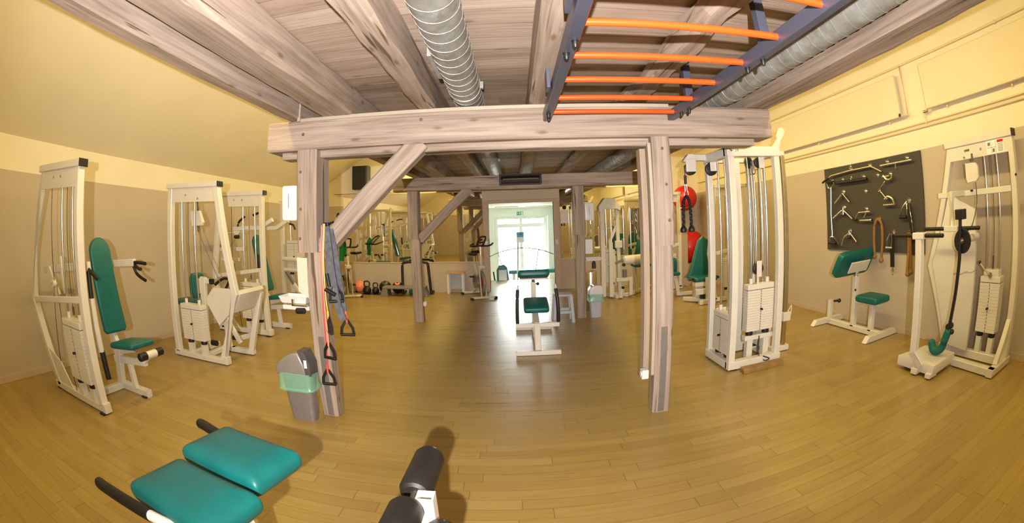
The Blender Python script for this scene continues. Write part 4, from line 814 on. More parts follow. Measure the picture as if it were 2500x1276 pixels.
# ------------------------------------------------------------------ bands and straps on the banded post
def band(name, mat, label, pts, handle=None, r=.0055):
    t = thing(name, label, 'exercise band', pts[0], 'exercise bands on the post')
    part(t, 'tube', mat, lambda b: b.tube(spline(pts, 6), r, 8))
    if handle:
        (hx, hy, hz_, a) = handle; R = rz(a); o = V((hx, hy, hz_))
        part(t, 'webbing', 'black', lambda b: b.sweep([o+R@V(p) for p in ((-.052, 0, -.115), (-.045, 0, -.06), (-.008, 0, 0), (.008, 0, 0), (.045, 0, -.06), (.052, 0, -.115))], [(-.012, -.0015), (.012, -.0015), (.012, .0015), (-.012, .0015)], up=(0, 1, 0))); part(t, 'handle', 'foam', lambda b: b.cyl(o+R@V((-.058, 0, -.115)), o+R@V((.058, 0, -.115)), .0125, 14, bev=.003)); part(t, 'connector', mat, lambda b: b.cyl(o+V((0, 0, -.02)), o+V((0, 0, .05)), .009, 10))
    return t
band('resistance_band', 'band_red', 'red tube band hanging lowest on the post with a black handle', [(-1.445, 3.12, 1.56), (-1.455, 3.10, 1.2), (-1.46, 3.09, .8), (-1.47, 3.09, .44)], (-1.475, 3.09, .425, 4))
band('resistance_band', 'band_orange', 'salmon tube band with a black handle halfway down the post', [(-1.43, 3.12, 1.57), (-1.44, 3.09, 1.2), (-1.435, 3.08, .9), (-1.43, 3.08, .66)], (-1.43, 3.07, .655, -18))
band('resistance_band', 'band_yellow', 'yellow tube band with a tilted black handle on the post', [(-1.425, 3.13, 1.57), (-1.43, 3.10, 1.3), (-1.42, 3.08, 1.0), (-1.41, 3.08, .87)], (-1.41, 3.07, .865, -52))
band('resistance_band', 'band_red', 'red tube band behind the grey strap, its handle swung out beside it', [(-1.41, 3.20, 1.55), (-1.37, 3.24, 1.3), (-1.33, 3.22, 1.05), (-1.31, 3.2, .83)], (-1.31, 3.2, .82, 8))
band('resistance_band', 'black', 'black tube band partly behind the grey strap with two dark grips', [(-1.405, 3.22, 1.54), (-1.40, 3.16, 1.35), (-1.36, 3.14, 1.15), (-1.35, 3.14, 1.10)], (-1.35, 3.12, 1.10, 30))
t = thing('suspension_strap', 'wide grey fabric strap hanging beside the coloured bands', 'strap', (-1.38, 3.15, .85))
part(t, 'webbing', 'band_grey', lambda b: (b.sweep(spline([(-1.415, 3.13, 1.55), (-1.395, 3.12, 1.40), (-1.375, 3.115, 1.22), (-1.35, 3.12, 1.0), (-1.31, 3.13, .835)], 6), [(-.030, -.006), (.030, -.006), (.030, .006), (-.030, .006)], up=(0, 1, 0)), b.sweep(spline([(-1.40, 3.17, 1.53), (-1.365, 3.17, 1.35), (-1.34, 3.17, 1.12), (-1.315, 3.16, .90)], 6), [(-.030, -.005), (.030, -.005), (.030, .005), (-.030, .005)], up=(0, 1, 0))))
part(t, 'foam_grip', 'foam', lambda b: (b.cyl((-1.42, 3.08, 1.08), (-1.34, 3.08, 1.04), .016, 12), b.cyl((-1.40, 3.08, 1.20), (-1.385, 3.08, 1.10), .014, 12)))
b = B(); b.bx(-1.44, -1.405, 3.15, 3.25, 1.555, 1.58, .004); b.cyl((-1.40, 3.18, 1.575), (-1.365, 3.18, 1.585), .008, 10); tag(b.build('wall_hook', 'black'), 'small dark hook on the post holding the bands', 'hook')
b = B(); b.lathe([(0, 0), (.022, .002), (.028, .012), (.022, .022), (0, .024)], (-1.40, 3.33, 1.63), (1, 0, 0)); tag(b.build('bell_button', 'black'), 'round black fitting on the inner face of the banded post', 'fitting')
# sockets
for x0, x1, y0, y1, z0, z1, lab in ((.93, .985, 3.13, 3.20, .31, .385, 'white socket low on the inner side of the near post'), (-1.478, -1.425, 6.9, 6.98, .255, .325, 'white socket low on the far post beside the grey step'), (.925, .985, 10.0, 10.018, 1.02, 1.14, 'white light switch on the doorway post next to the paper sheet'), (-.66, -.60, 10.0, 10.018, 1.06, 1.16, 'white light switch on the doorway post behind the spinning bike')):
    sw = 'switch' in lab; t = thing('light_switch' if sw else 'wall_socket', lab, 'switch' if sw else 'socket', ((x0+x1)/2, y0, z0)); part(t, 'housing', 'white2', lambda b: b.bx(x0, x1, y0, y1, z0, z1, .006))
    if sw: part(t, 'rocker', 'grey_plastic', lambda b: b.bx(x0+.02, x1-.02, y0-.004, y0, z0+.02, z0+.035, .001))
    else: part(t, 'plug_face', 'white2', lambda b: b.cyl((x0-.006, (y0+y1)/2, (z0+z1)/2), (x0+.004, (y0+y1)/2, (z0+z1)/2), .022, 20, bev=.003) if x0 > 0 else b.cyl((x1-.004, (y0+y1)/2, (z0+z1)/2), (x1+.006, (y0+y1)/2, (z0+z1)/2), .022, 20, bev=.003))
# ------------------------------------------------------------------ board with cable attachments
t = thing('attachment_board', 'charcoal wall board hung with chrome handles and ropes above the slanted bench', 'board', (4.40, 4.08, .94))
part(t, 'panel', 'board', lambda b: b.bx(4.395, 4.418, 3.11, 5.05, .94, 2.062, .003))
def hook(y, z):
    o = B(); o.lathe([(0, 0), (.028, 0), (.028, .006), (0, .006)], (4.395, y, z), (-1, 0, 0), 20); o.arc([(4.39, y, z), (4.365, y, z), (4.352, y, z+.004), (4.348, y, z+.022)], .006, 8); return o.build('hook', 'chrome', t)
for y, z in ((4.62, 1.88), (4.17, 1.88), (3.69, 2.005), (3.33, 2.005), (4.41, 1.995), (4.02, 2.0), (3.89, 1.87), (4.15, 1.695), (4.62, 1.72), (4.62, 1.515), (4.15, 1.475), (4.86, 1.89), (3.65, 1.86), (4.50, 1.20), (3.90, 1.345), (3.64, 1.185), (3.35, 1.535), (3.34, 1.19)): hook(y, z)
XB = 4.352
def att(name, label, cat, y, z, parts):
    t = thing(name, label, cat, (XB, y, z), 'cable attachments on the board')
    for n, m, fn in parts: part(t, n, m, fn)
    return t
P = lambda y, z, x=XB: (x, y, z)
att('lat_bar', 'long bronze bar with bent ends along the top of the board', 'pull bar', 4.4, 1.93, [('bar', 'brass', lambda b: b.tube([P(5.06, 1.88), P(4.84, 1.955), P(4.41, 1.98), P(3.98, 1.985), P(3.78, 1.90)], .013, 12)), ('eyelet', 'chrome', lambda b: b.arc([P(4.40, 2.0), P(4.42, 2.02), P(4.40, 2.045), P(4.38, 2.02)], .006, 8, closed=True)), ('grip', 'black', lambda b: b.tube([P(5.06, 1.88), P(4.90, 1.935)], .016, 12))])
att('straight_bar', 'short straight chrome bar at the top corner of the board nearer the hip machine', 'pull bar', 3.5, 1.97, [('bar', 'chrome', lambda b: b.cyl(P(3.80, 1.972), P(3.23, 1.972), .013, 14, bev=.003)), ('eyelet', 'chrome', lambda b: (b.cyl(P(3.52, 1.965), P(3.52, 1.91), .008, 8),))])
att('foam_bar', 'black foam covered bar under the long bronze bar', 'pull bar', 4.4, 1.84, [('grip', 'foam', lambda b: b.cyl(P(4.73, 1.843), P(4.08, 1.843), .022, 16, bev=.004)), ('eyelet', 'chrome', lambda b: b.arc([P(4.40, 1.865), P(4.415, 1.88), P(4.40, 1.90), P(4.385, 1.88)], .005, 8, closed=True))])
att('stirrup_bar', 'tall upright chrome bar with stirrup handles along the far edge of the board', 'pull bar', 4.9, 1.4, [('bar', 'chrome', lambda b: b.tube([P(4.87, 1.80), P(4.90, 1.46), P(4.88, 1.12)], .014, 12)), ('stirrup', 'chrome', lambda b: b.arc([P(4.97, 1.885), P(4.93, 1.80), P(4.87, 1.79), P(4.81, 1.83), P(4.79, 1.885)], .009, 8)), ('stirrup', 'chrome', lambda b: b.arc([P(4.96, 1.03), P(4.93, 1.11), P(4.87, 1.125), P(4.82, 1.10), P(4.74, 1.02)], .009, 8)), ('grip', 'foam', lambda b: b.cyl(P(4.97, 1.875), P(4.79, 1.875), .016, 12)), ('grip', 'foam', lambda b: b.cyl(P(4.97, 1.04), P(4.80, 1.035), .02, 12))])
att('v_handle', 'plain two-prong v handle near the far edge of the board', 'v handle', 4.62, 1.64, [('frame', 'brass', lambda b: (b.tube([P(4.80, 1.575), P(4.63, 1.69), P(4.62, 1.70)], .012, 10), b.tube([P(4.47, 1.575), P(4.62, 1.70)], .012, 10))), ('eyelet', 'black', lambda b: b.bar([P(4.63, 1.70), P(4.63, 1.62)], .02, .03, up=(1, 0, 0)))])
att('v_handle', 'wide chrome v handle below the plain one on the board', 'v handle', 4.62, 1.42, [('frame', 'chrome', lambda b: (b.tube([P(4.85, 1.375), P(4.66, 1.47), P(4.60, 1.48)], .013, 10), b.tube([P(4.42, 1.355), P(4.60, 1.47)], .013, 10))), ('eyelet', 'chrome', lambda b: (b.cyl(P(4.62, 1.51), P(4.62, 1.42), .016, 12), b.bar([P(4.67, 1.43), P(4.60, 1.43)], .02, .02, up=(1, 0, 0)))), ('tip', 'black', lambda b: b.cyl(P(4.42, 1.357), P(4.33, 1.345), .014, 12))])
att('row_handle', 'small chrome triangle handle in the middle of the board', 'row handle', 4.16, 1.40, [('frame', 'chrome', lambda b: (b.cyl(P(4.29, 1.435), P(4.05, 1.44), .012, 12), b.tube([P(4.12, 1.44), P(4.18, 1.37)], .009, 8), b.cyl(P(4.27, 1.335), P(4.02, 1.335), .012, 12), b.tube([P(4.30, 1.43), P(4.34, 1.38), P(4.36, 1.35)], .009, 8))), ('tip', 'chrome', lambda b: b.cyl(P(4.06, 1.335), P(4.02, 1.335), .018, 12))])
att('v_handle', 'curved chrome v handle low on the board above the arm pad', 'v handle', 4.5, 1.1, [('frame', 'chrome', lambda b: (b.arc([P(4.67, 1.01), P(4.62, 1.11), P(4.55, 1.15), P(4.50, 1.17)], .013, 10), b.arc([P(4.50, 1.18), P(4.45, 1.15), P(4.34, 1.06)], .014, 10))), ('eyelet', 'chrome', lambda b: b.cyl(P(4.50, 1.21), P(4.50, 1.15), .018, 12)), ('stop', 'black', lambda b: b.ball(P(4.49, 1.12), .022, 12))])
att('curl_bar', 'bent chrome bar with wide cuffs beside the two empty hooks on the board', 'pull bar', 3.72, 1.68, [('bar', 'chrome', lambda b: b.tube([P(3.735, 1.79), P(3.85, 1.69), P(3.82, 1.66), P(3.72, 1.57)], .011, 10)), ('cuff', 'brass', lambda b: (b.arc([P(3.76, 1.85), P(3.70, 1.80), P(3.62, 1.80), P(3.60, 1.84)], .016, 8), b.cyl(P(3.78, 1.835), P(3.64, 1.84), .012, 10))), ('cuff', 'brass', lambda b: (b.arc([P(3.76, 1.57), P(3.70, 1.60), P(3.62, 1.57), P(3.59, 1.50)], .016, 8), b.cyl(P(3.79, 1.505), P(3.60, 1.505), .013, 10))), ('eyelet', 'chrome', lambda b: b.cyl(P(3.87, 1.675), P(3.82, 1.675), .010, 8))])
att('hemp_rope', 'looped brown rope hung in the middle of the board', 'rope attachment', 3.9, 1.1, [('rope', 'rope', lambda b: b.arc([P(3.97, .90), P(3.985, 1.10), P(3.975, 1.26), P(3.93, 1.335), P(3.88, 1.335), P(3.835, 1.27), P(3.825, 1.10), P(3.84, .87)], .019, 10)), ('knot', 'rope', lambda b: b.ball(P(3.97, .89), .03, 14)), ('knot', 'rope', lambda b: b.ball(P(3.84, .85), .033, 14))])
att('hemp_rope', 'brown rope hanging doubled behind the hip machine column', 'rope attachment', 3.33, .95, [('rope', 'rope', lambda b: (b.arc([P(3.35, 1.18), P(3.345, 1.0), P(3.36, .74)], .02, 10), b.arc([P(3.33, 1.18), P(3.315, 1.0), P(3.30, .75)], .02, 10))), ('knot', 'rope', lambda b: b.ball(P(3.35, .72), .034, 14)), ('knot', 'rope', lambda b: b.ball(P(3.29, .74), .03, 14))])
att('strap_handle', 'single black grip on a long strap low on the board', 'strap handle', 3.64, .95, [('strap', 'black', lambda b: b.sweep([P(3.645, 1.15), P(3.64, .95), P(3.63, .78)], [(-.035, -.004), (.035, -.004), (.035, .004), (-.035, .004)], up=(1, 0, 0))), ('stirrup', 'chrome', lambda b: (b.tube([P(3.68, 1.17), P(3.745, 1.09), P(3.74, 1.01)], .007, 8), b.tube([P(3.66, 1.17), P(3.65, 1.09), P(3.66, 1.01)], .007, 8), b.cyl(P(3.76, 1.005), P(3.64, 1.005), .014, 12))), ('snap_hook', 'chrome', lambda b: b.arc([P(3.62, .78), P(3.635, .73), P(3.62, .69), P(3.61, .73)], .006, 8, closed=True))])
att('strap_handle', 'pair of chrome stirrups with a black strap near the board edge by the hip machine', 'strap handle', 3.36, 1.35, [('strap', 'black', lambda b: b.sweep([P(3.335, 1.49), P(3.31, 1.30), P(3.265, 1.10)], [(-.03, -.004), (.03, -.004), (.03, .004), (-.03, .004)], up=(1, 0, 0))), ('stirrup', 'chrome', lambda b: (b.tube([P(3.37, 1.53), P(3.47, 1.45), P(3.48, 1.38)], .008, 8), b.tube([P(3.37, 1.53), P(3.37, 1.36)], .008, 8), b.tube([P(3.33, 1.50), P(3.26, 1.14)], .006, 8))), ('grip', 'foam', lambda b: b.cyl(P(3.50, 1.355), P(3.38, 1.355), .02, 14))])
# ------------------------------------------------------------------ radiators and pipes on the right wall
def radiator(label, y0, y1, valve_y):
    t = thing('panel_radiator', label, 'radiator', (4.37, (y0+y1)/2, 2.45), 'flat radiators high on the wall')
    part(t, 'panel', 'radiator', lambda b: b.bx(4.325, 4.385, y0, y1, 2.46, 2.95, .012, seg=3)); part(t, 'bracket', 'pipe', lambda b: [b.bx(4.38, 4.419, y-.012, y+.012, 2.43, 2.47, .002) for y in (y0+.25, (y0+y1)/2, y1-.3)])
    return t
r1 = radiator('flat cream radiator high on the wall above the charcoal board', 3.31, 6.9, 3.3); part(r1, 'thermostat', 'radiator', lambda b: (b.cyl((4.355, 3.30, 2.475), (4.355, 3.235, 2.475), .012, 10), b.cyl((4.345, 3.29, 2.475), (4.30, 3.29, 2.475), .024, 18, bev=.004))); part(r1, 'thermostat_cap', 'black', lambda b: b.cyl((4.302, 3.29, 2.475), (4.292, 3.29, 2.475), .02, 18))
r2 = radiator('flat cream radiator high on the wall above the hip machine', .3, 2.865, 2.9); part(r2, 'valve', 'brass', lambda b: b.cyl((4.355, 2.86, 2.445), (4.355, 2.93, 2.445), .016, 12))
def pipe(label, pts, r):
    b = B(); b.tube(pts, r, 12); o = b.build('heating_pipe', 'pipe'); tag(o, label, 'pipe'); return o
pipe('upper painted heating pipe running above the radiators', [(4.40, YF+.05, 3.045), (4.40, 9.9, 3.045)], .012)
pipe('lower painted heating pipe running below the radiators', [(4.40, YF+.05, 2.305), (4.40, 9.9, 2.305)], .014); pipe('thin second painted pipe just above the lower one', [(4.398, YF+.05, 2.345), (4.398, 6.5, 2.345)], .009)
pipe('short riser pipe between the upper pipe and the thermostat valve', [(4.395, 3.22, 3.04), (4.395, 3.22, 2.475), (4.37, 3.24, 2.475)], .009); pipe('short riser pipe below the radiator over the hip machine', [(4.395, 2.94, 2.31), (4.395, 2.94, 2.445), (4.37, 2.92, 2.445)], .009)
for k, y in enumerate((1.6, 4.6, 6.1)): b = B(); b.bx(4.386, 4.42, y-.008, y+.008, 3.025, 3.065, .002); struct(b.build('trim_%d' % (5+k), 'pipe'))
# ------------------------------------------------------------------ mirrors and things on the back wall
def mirror_panel(label, x0, x1, z0, z1):
    t = thing('wall_mirror', label, 'mirror', ((x0+x1)/2, YB-.01, z0), 'mirrors on the back wall'); part(t, 'mirror_glass', 'mirror', lambda b: b.bx(x0, x1, YB-.012, YB-.002, z0, z1)); part(t, 'lower_edge', 'pipe', lambda b: b.bx(x0, x1, YB-.018, YB-.002, z0-.012, z0, .002)); return t
mirror_panel('big wall mirror panel above the kettlebells and the half hidden bike', -4.05, -2.30, .70, 2.272)
mirror_panel('big wall mirror panel above the dip bar and small wooden table', -2.297, -.705, .70, 2.272)
mirror_panel('wall mirror beside the doorway with a paper sheet on it', 1.045, 3.3, .70, 2.272)
b = B(); b.bx(1.06, 1.235, YB-.016, YB-.0135, 1.50, 1.80); b.bx(1.06, 1.235, YB-.0165, YB-.016, 1.56, 1.565); tag(b.build('paper_notice', 'wall_paper_white'), 'pale paper sheet stuck on the mirror beside the doorway', 'notice')
t = thing('loudspeaker', 'black box loudspeaker high at the back under the sloped ceiling', 'loudspeaker', (-3.53, 9.8, 2.40), None)
part(t, 'cabinet', 'bin_dark', lambda b: b.bx(-3.725, -3.33, 9.80, 10.02, 2.395, 2.945, .008)); part(t, 'grille', 'foam', lambda b: b.bx(-3.715, -3.375, 9.785, 9.80, 2.405, 2.935, .006)); part(t, 'wall_bracket', 'black', lambda b: b.bx(-3.6, -3.45, 10.0, 10.049, 2.6, 2.75, .004))
b = B(); b.arc([(-3.4, 9.98, 2.40), (-3.36, 10.03, 2.33), (-3.30, 10.035, 2.31)], .004, 6); b.tube([(-4.3, 10.035, 2.313), (-.8, 10.035, 2.313)], .005, 6); tag(b.build('speaker_cable', 'black'), 'thin dark cable running along the rail above the mirror', 'cable')
t = thing('infrared_heater', 'dark infrared heater mounted on the front of the farther cross beam', 'heater', (.12, 6.8, 2.13))
part(t, 'housing', 'black', lambda b: (b.bx(-.20, .44, 6.83, 6.849, 2.13, 2.285, .004), b.bx(-.20, .44, 6.74, 6.84, 2.275, 2.29, .004), b.bx(-.20, .44, 6.74, 6.84, 2.125, 2.14, .004), b.bx(-.205, -.19, 6.74, 6.84, 2.13, 2.285, .004), b.bx(.43, .445, 6.74, 6.84, 2.13, 2.285, .004)))
part(t, 'reflector', 'heater_red', lambda b: b.prism([(-.18, 6.82, 2.145), (-.18, 6.80, 2.21), (-.18, 6.82, 2.27), (-.18, 6.829, 2.27), (-.18, 6.829, 2.145)], (.60, 0, 0))); part(t, 'heating_tube', 'lacquer_grey', lambda b: b.cyl((-.15, 6.785, 2.215), (.40, 6.785, 2.215), .012, 12)); part(t, 'guard_grille', 'bin_dark', lambda b: [b.tube([(-.19, 6.742, z), (.43, 6.742, z)], .002, 6) for z in (2.21,)])
# ------------------------------------------------------------------ spinning bikes
def bike(name, label, loc, a):
    t = thing(name, label, 'exercise bike', loc, 'spinning bikes'); t.rotation_euler = (0, 0, math.radians(a)); OFF[t.name] = (0, 0, 0)
    part(t, 'stabiliser', 'white', lambda b: b.bar([(.43, -.25, .045), (.43, .25, .045)], .06, .04)); part(t, 'stabiliser', 'white', lambda b: b.bar([(-.40, -.25, .045), (-.40, .25, .045)], .06, .04))
    for x in (.43, -.40):
        for s in (-1, 1): part(t, 'foot_cap', 'black', lambda b: b.bx(x-.04, x+.04, s*.25-.03, s*.25+.03, 0, .05, .01))
    for s in (-1, 1): part(t, 'fork_plate', 'white', lambda b: b.bar([(.43, s*.05, .06), (.36, s*.05, .40), (.30, s*.045, .66)], .02, .06, up=(1, 0, 0)))
    part(t, 'frame', 'white', lambda b: (b.bar([(-.40, 0, .06), (-.05, 0, .20), (.10, 0, .18)], .05, .06), b.bar([(.31, 0, .66), (-.02, 0, .42), (-.22, 0, .66)], .05, .06), b.bar([(-.02, 0, .44), (-.05, 0, .20)], .05, .07), b.bx(.25, .37, -.06, .06, .63, .70, .01)))
    part(t, 'head_tube', 'white', lambda b: b.bar([(.31, 0, .68), (.27, 0, .90)], .05, .055)); part(t, 'handlebar_stem', 'chrome', lambda b: b.cyl((.275, 0, .88), (.25, 0, 1.08), .016, 14))
    fw = part(t, 'flywheel', 'galv', lambda b: b.lathe([(.13, -.012), (.17, -.02), (.235, -.02), (.24, -.014), (.24, .014), (.235, .02), (.17, .02), (.13, .012)], (.30, 0, .34), (0, 1, 0), 40)); part(fw, 'flywheel_disc', 'red', lambda b: b.lathe([(0, -.010), (.135, -.010), (.135, .010), (0, .010)], (.30, 0, .34), (0, 1, 0), 32)); part(fw, 'hub', 'chrome', lambda b: b.cyl((.30, -.06, .34), (.30, .06, .34), .02, 14))
    part(t, 'chain_guard', 'bin_grey', lambda b: b.prism([V((-.02, -.075, .33))+V((.15*math.cos(q), 0, .15*math.sin(q))) for q in [PI/2+PI*i/12 for i in range(13)]]+[(.28, -.075, .26), (.28, -.075, .42)], (0, .02, 0), .004, 1))
    for s, q in ((-1, .8), (1, .8+PI)):
        cr = part(t, 'crank', 'lacquer_grey', lambda b: b.bar([(-.02, s*.09, .33), (-.02+.16*math.cos(q), s*.10, .33+.16*math.sin(q))], .015, .028, up=(0, 1, 0))); part(cr, 'pedal', 'black', lambda b: b.bx(-.02+.16*math.cos(q)-.045, -.02+.16*math.cos(q)+.045, s*.10, s*.20, .33+.16*math.sin(q)-.014, .33+.16*math.sin(q)+.014, .006))
    part(t, 'seat_tube', 'chrome', lambda b: b.cyl((-.22, 0, .64), (-.27, 0, .86), .015, 14))
    part(t, 'saddle', 'foam', lambda b: b.prism([(-.38, -.10, .865), (-.40, 0, .865), (-.38, .10, .865), (-.24, .085, .865), (-.15, .03, .865), (-.10, .022, .865), (-.10, -.022, .865), (-.15, -.03, .865), (-.24, -.085, .865)], (0, 0, .055), .016, 3))
    part(t, 'handlebar', 'black', lambda b: (b.arc([(.50, -.20, 1.15), (.36, -.22, 1.12), (.24, -.18, 1.09), (.22, 0, 1.09), (.24, .18, 1.09), (.36, .22, 1.12), (.50, .20, 1.15)], .018, 10), b.arc([(.24, -.06, 1.09), (.38, -.07, 1.20), (.52, -.05, 1.28), (.55, 0, 1.29), (.52, .05, 1.28), (.38, .07, 1.20), (.24, .06, 1.09)], .018, 10)))
    part(t, 'resistance_knob', 'black', lambda b: b.cyl((.16, 0, .60), (.18, 0, .68), .02, 12))
    return t
bike('spinning_bike', 'white spinning bike with black bars beside the doorway', (-.80, 9.385, 0), -70)
bike('spinning_bike', 'white spinning bike mostly hidden behind the banded post', (-3.76, 9.42, 0), -62)
# ------------------------------------------------------------------ small things along the back wall
t = thing('side_table', 'small white-legged table with wooden top below the mirror', 'table', (-1.34, 9.88, 0))
part(t, 'table_top', 'tan_top', lambda b: b.bx(-1.55, -1.13, 9.76, 10.03, .455, .485, .004))
for x in (-1.50, -1.17):
    for y in (9.80, 9.99): part(t, 'leg', 'white2', lambda b: b.bx(x-.025, x+.025, y-.022, y+.022, 0, .456, .003))
part(t, 'back_panel', 'grey_plastic', lambda b: b.bx(-1.475, -1.195, 9.985, 10.0, .08, .455))
t = thing('dip_bar', 'black arched dip bar standing behind the far banded brace post', 'dip bar', (-2.2, 9.7, 0))
for y, n in ((9.70, 1),): part(t, 'bar_arch', 'foam', lambda b: b.tube([(-2.53, y, .02)]+spline([(-2.52, y, .60), (-2.50, y, .70), (-2.40, y, .735)], 5)+spline([(-2.04, y, .735), (-1.94, y, .70), (-1.92, y, .60)], 5)+[(-1.88, y, .02)], .03, 14))
for x in (-2.53, -1.88): part(t, 'foot', 'foam', lambda b: b.cyl((x, 9.68, .03), (x, 9.98, .03), .03, 14, bev=.006))
t = thing('step_platform', 'grey aerobic step platform on the floor under the mirror', 'step', (-2.55, 9.5, 0))
part(t, 'deck', 'bin_grey', lambda b: b.bx(-2.92, -1.95, 9.36, 9.66, .165, .215, .012))
for x, d in ((-2.92, -1), (-1.95, 1)): part(t, 'leg_block', 'bin_grey', lambda b: b.prism([(x+d*.06, 9.36, 0), (x-d*.14, 9.36, 0), (x-d*.12, 9.36, .06), (x-d*.02-d*.1, 9.36, .168), (x, 9.36, .168)], (0, .30, 0), .006, 1))
def kettlebell(label, x, y, k):
    t = thing('kettlebell', label, 'kettlebell', (x, y, 0), 'kettlebells by the mirror'); part(t, 'bell', 'black', lambda b: b.lathe([(0, .004), (.06*k, .004), (.095*k, .05*k), (.10*k, .095*k), (.08*k, .15*k), (.03*k, .185*k), (0, .19*k)], (x, y, 0))); part(t, 'handle', 'black', lambda b: b.arc([(x-.05*k, y, .16*k), (x-.065*k, y, .24*k), (x-.04*k, y, .29*k), (x+.04*k, y, .29*k), (x+.065*k, y, .24*k), (x+.05*k, y, .16*k)], .016*k, 10))
kettlebell('larger black kettlebell at the end of the row under the mirror', -3.38, 9.66, 1.0); kettlebell('smaller black kettlebell between the big one and the dark ball', -3.19, 9.72, .85)
for lab, x, y, r, m in (('dark medicine ball beside the kettlebells', -2.98, 9.82, .145, 'black'), ('dark medicine ball with orange marking behind the grey step', -2.69, 9.85, .135, 'foam')):
    t = thing('medicine_ball', lab, 'medicine ball', (x, y, 0), 'medicine balls by the mirror'); part(t, 'ball', m, lambda b: b.ball((x, y, r), r, 28))
    part(t, 'patch', 'band_orange' if 'orange' in lab else 'bin_dark', lambda b: b.lathe([(r*.18, r*.99), (r*.45, r*.90), (r*.47, r*.90), (r*.2, r*1.0)], (x, y, r), (0.1, -.5, .9), 20))
b = B(); b.bx(-2.40, -2.16, 9.70, 9.82, 0, .11, .03); tag(b.build('foam_roller', 'teal_wool'), 'teal foam block on the floor behind the grey step', 'foam block')
b = B(); b.bx(-3.52, -2.98, 9.56, 9.9, 0, .006); tag(b.build('rubber_mat', 'black'), 'thin black mat under the kettlebells', 'mat')
b = B(); b.ball((-3.64, 9.89, .14), .14); tag(b.build('orange_ball', 'band_orange'), 'orange exercise ball behind the hidden spinning bike', 'ball')
b = B(); b.sweep(spline([(-3.74, 9.06, .80), (-3.725, 9.055, 1.0), (-3.71, 9.05, 1.17), (-3.70, 9.10, 1.20), (-3.70, 9.15, 1.15), (-3.71, 9.16, .95)], 6), [(-.06, -.006), (-.02, .006), (.02, -.004), (.055, .006), (.055, .014), (.02, .006), (-.02, .014), (-.06, .004)], up=(0, 1, 0)); tag(b.build('towel', 'teal_green'), 'green towel hanging over the bars of the hidden spinning bike', 'towel')
# ------------------------------------------------------------------ machines at the back right
t = thing('multi_gym', 'white multi gym with cream roller and teal back pad behind the white bin', 'exercise machine', (2.1, 8.7, 0))
part(t, 'upright', 'white', lambda b: b.bar([(1.70, 8.5, .04), (1.70, 8.5, 1.80)], .10, .09)); part(t, 'upright', 'white', lambda b: b.bar([(1.84, 8.42, .04), (1.84, 8.42, 1.10)], .07, .08)); part(t, 'upright', 'white', lambda b: b.bar([(2.05, 8.6, .04), (2.02, 8.6, 1.78)], .07, .07))
part(t, 'hood', 'white', lambda b: b.prism([(1.63, 8.40, 1.70), (1.63, 8.40, 1.80), (1.75, 8.40, 1.96), (1.93, 8.40, 1.95), (2.06, 8.40, 1.80), (2.06, 8.40, 1.70), (1.98, 8.40, 1.74), (1.72, 8.40, 1.74)], (0, .25, 0), .006, 1))
for x in (1.77, 1.87, 2.12, 2.26): part(t, 'guide_rod', 'chrome', lambda b: b.cyl((x, 8.46, .95), (x, 8.46, 1.74), .014, 12))
weight_stack(t, 'X', 1.82, 8.62, .28, .14, .3, .95, 10, 1.74)
part(t, 'base_frame', 'white', lambda b: (b.bar([(1.72, 9.1, .04), (1.95, 8.36, .04)], .07, .07), b.bar([(1.80, 8.8, .04), (2.18, 8.5, .04), (2.95, 9.35, .04)], .07, .07)))
part(t, 'front_stub', 'white', lambda b: (b.bar([(2.0, 8.32, .02), (2.06, 8.36, .25)], .06, .07),)); part(t, 'roller', 'white', lambda b: b.cyl((2.06, 8.36, .74), (2.46, 8.38, .76), .085, 28, bev=.03))
part(t, 'roller_pivot', 'black', lambda b: (b.cyl((2.07, 8.28, .66), (2.07, 8.33, .66), .03, 14), b.cyl((2.05, 8.3, .22), (2.05, 8.35, .22), .03, 14)))
part(t, 'lever', 'lacquer_grey', lambda b: (b.bar([(1.90, 8.3, .70), (2.06, 8.3, .76)], .04, .05), b.bx(2.10, 2.18, 8.5, 8.6, .85, 1.15, .01), b.bx(2.10, 2.17, 8.45, 8.55, .32, .55, .01)))
part(t, 'frame_bar', 'white', lambda b: (b.bar([(1.95, 8.45, .36), (2.24, 8.45, .36), (2.24, 8.45, .05)], .06, .07), b.bx(1.95, 2.1, 8.5, 8.56, .98, 1.12, .01), b.bar([(2.05, 8.6, 1.5), (1.86, 8.6, 1.1)], .04, .06)))
part(t, 'seat', 'teal', lambda b: b.pad((2.50, 8.6, .61), (.36, .36, .07))); part(t, 'backrest', 'teal', lambda b: b.prism([(2.42, 8.78, .75), (2.72, 8.78, .70), (2.70, 8.78, 1.12), (2.60, 8.78, 1.14), (2.50, 8.78, 1.12)], (0, .08, 0), .025, 3)); part(t, 'head_pad', 'teal', lambda b: b.pad((2.60, 8.80, 1.24), (.13, .09, .24)))
for x in (2.38, 2.56): part(t, 'seat_leg', 'white', lambda b: b.bar([(x, 8.65, .58), (x+.06, 8.7, .06)], .05, .06))
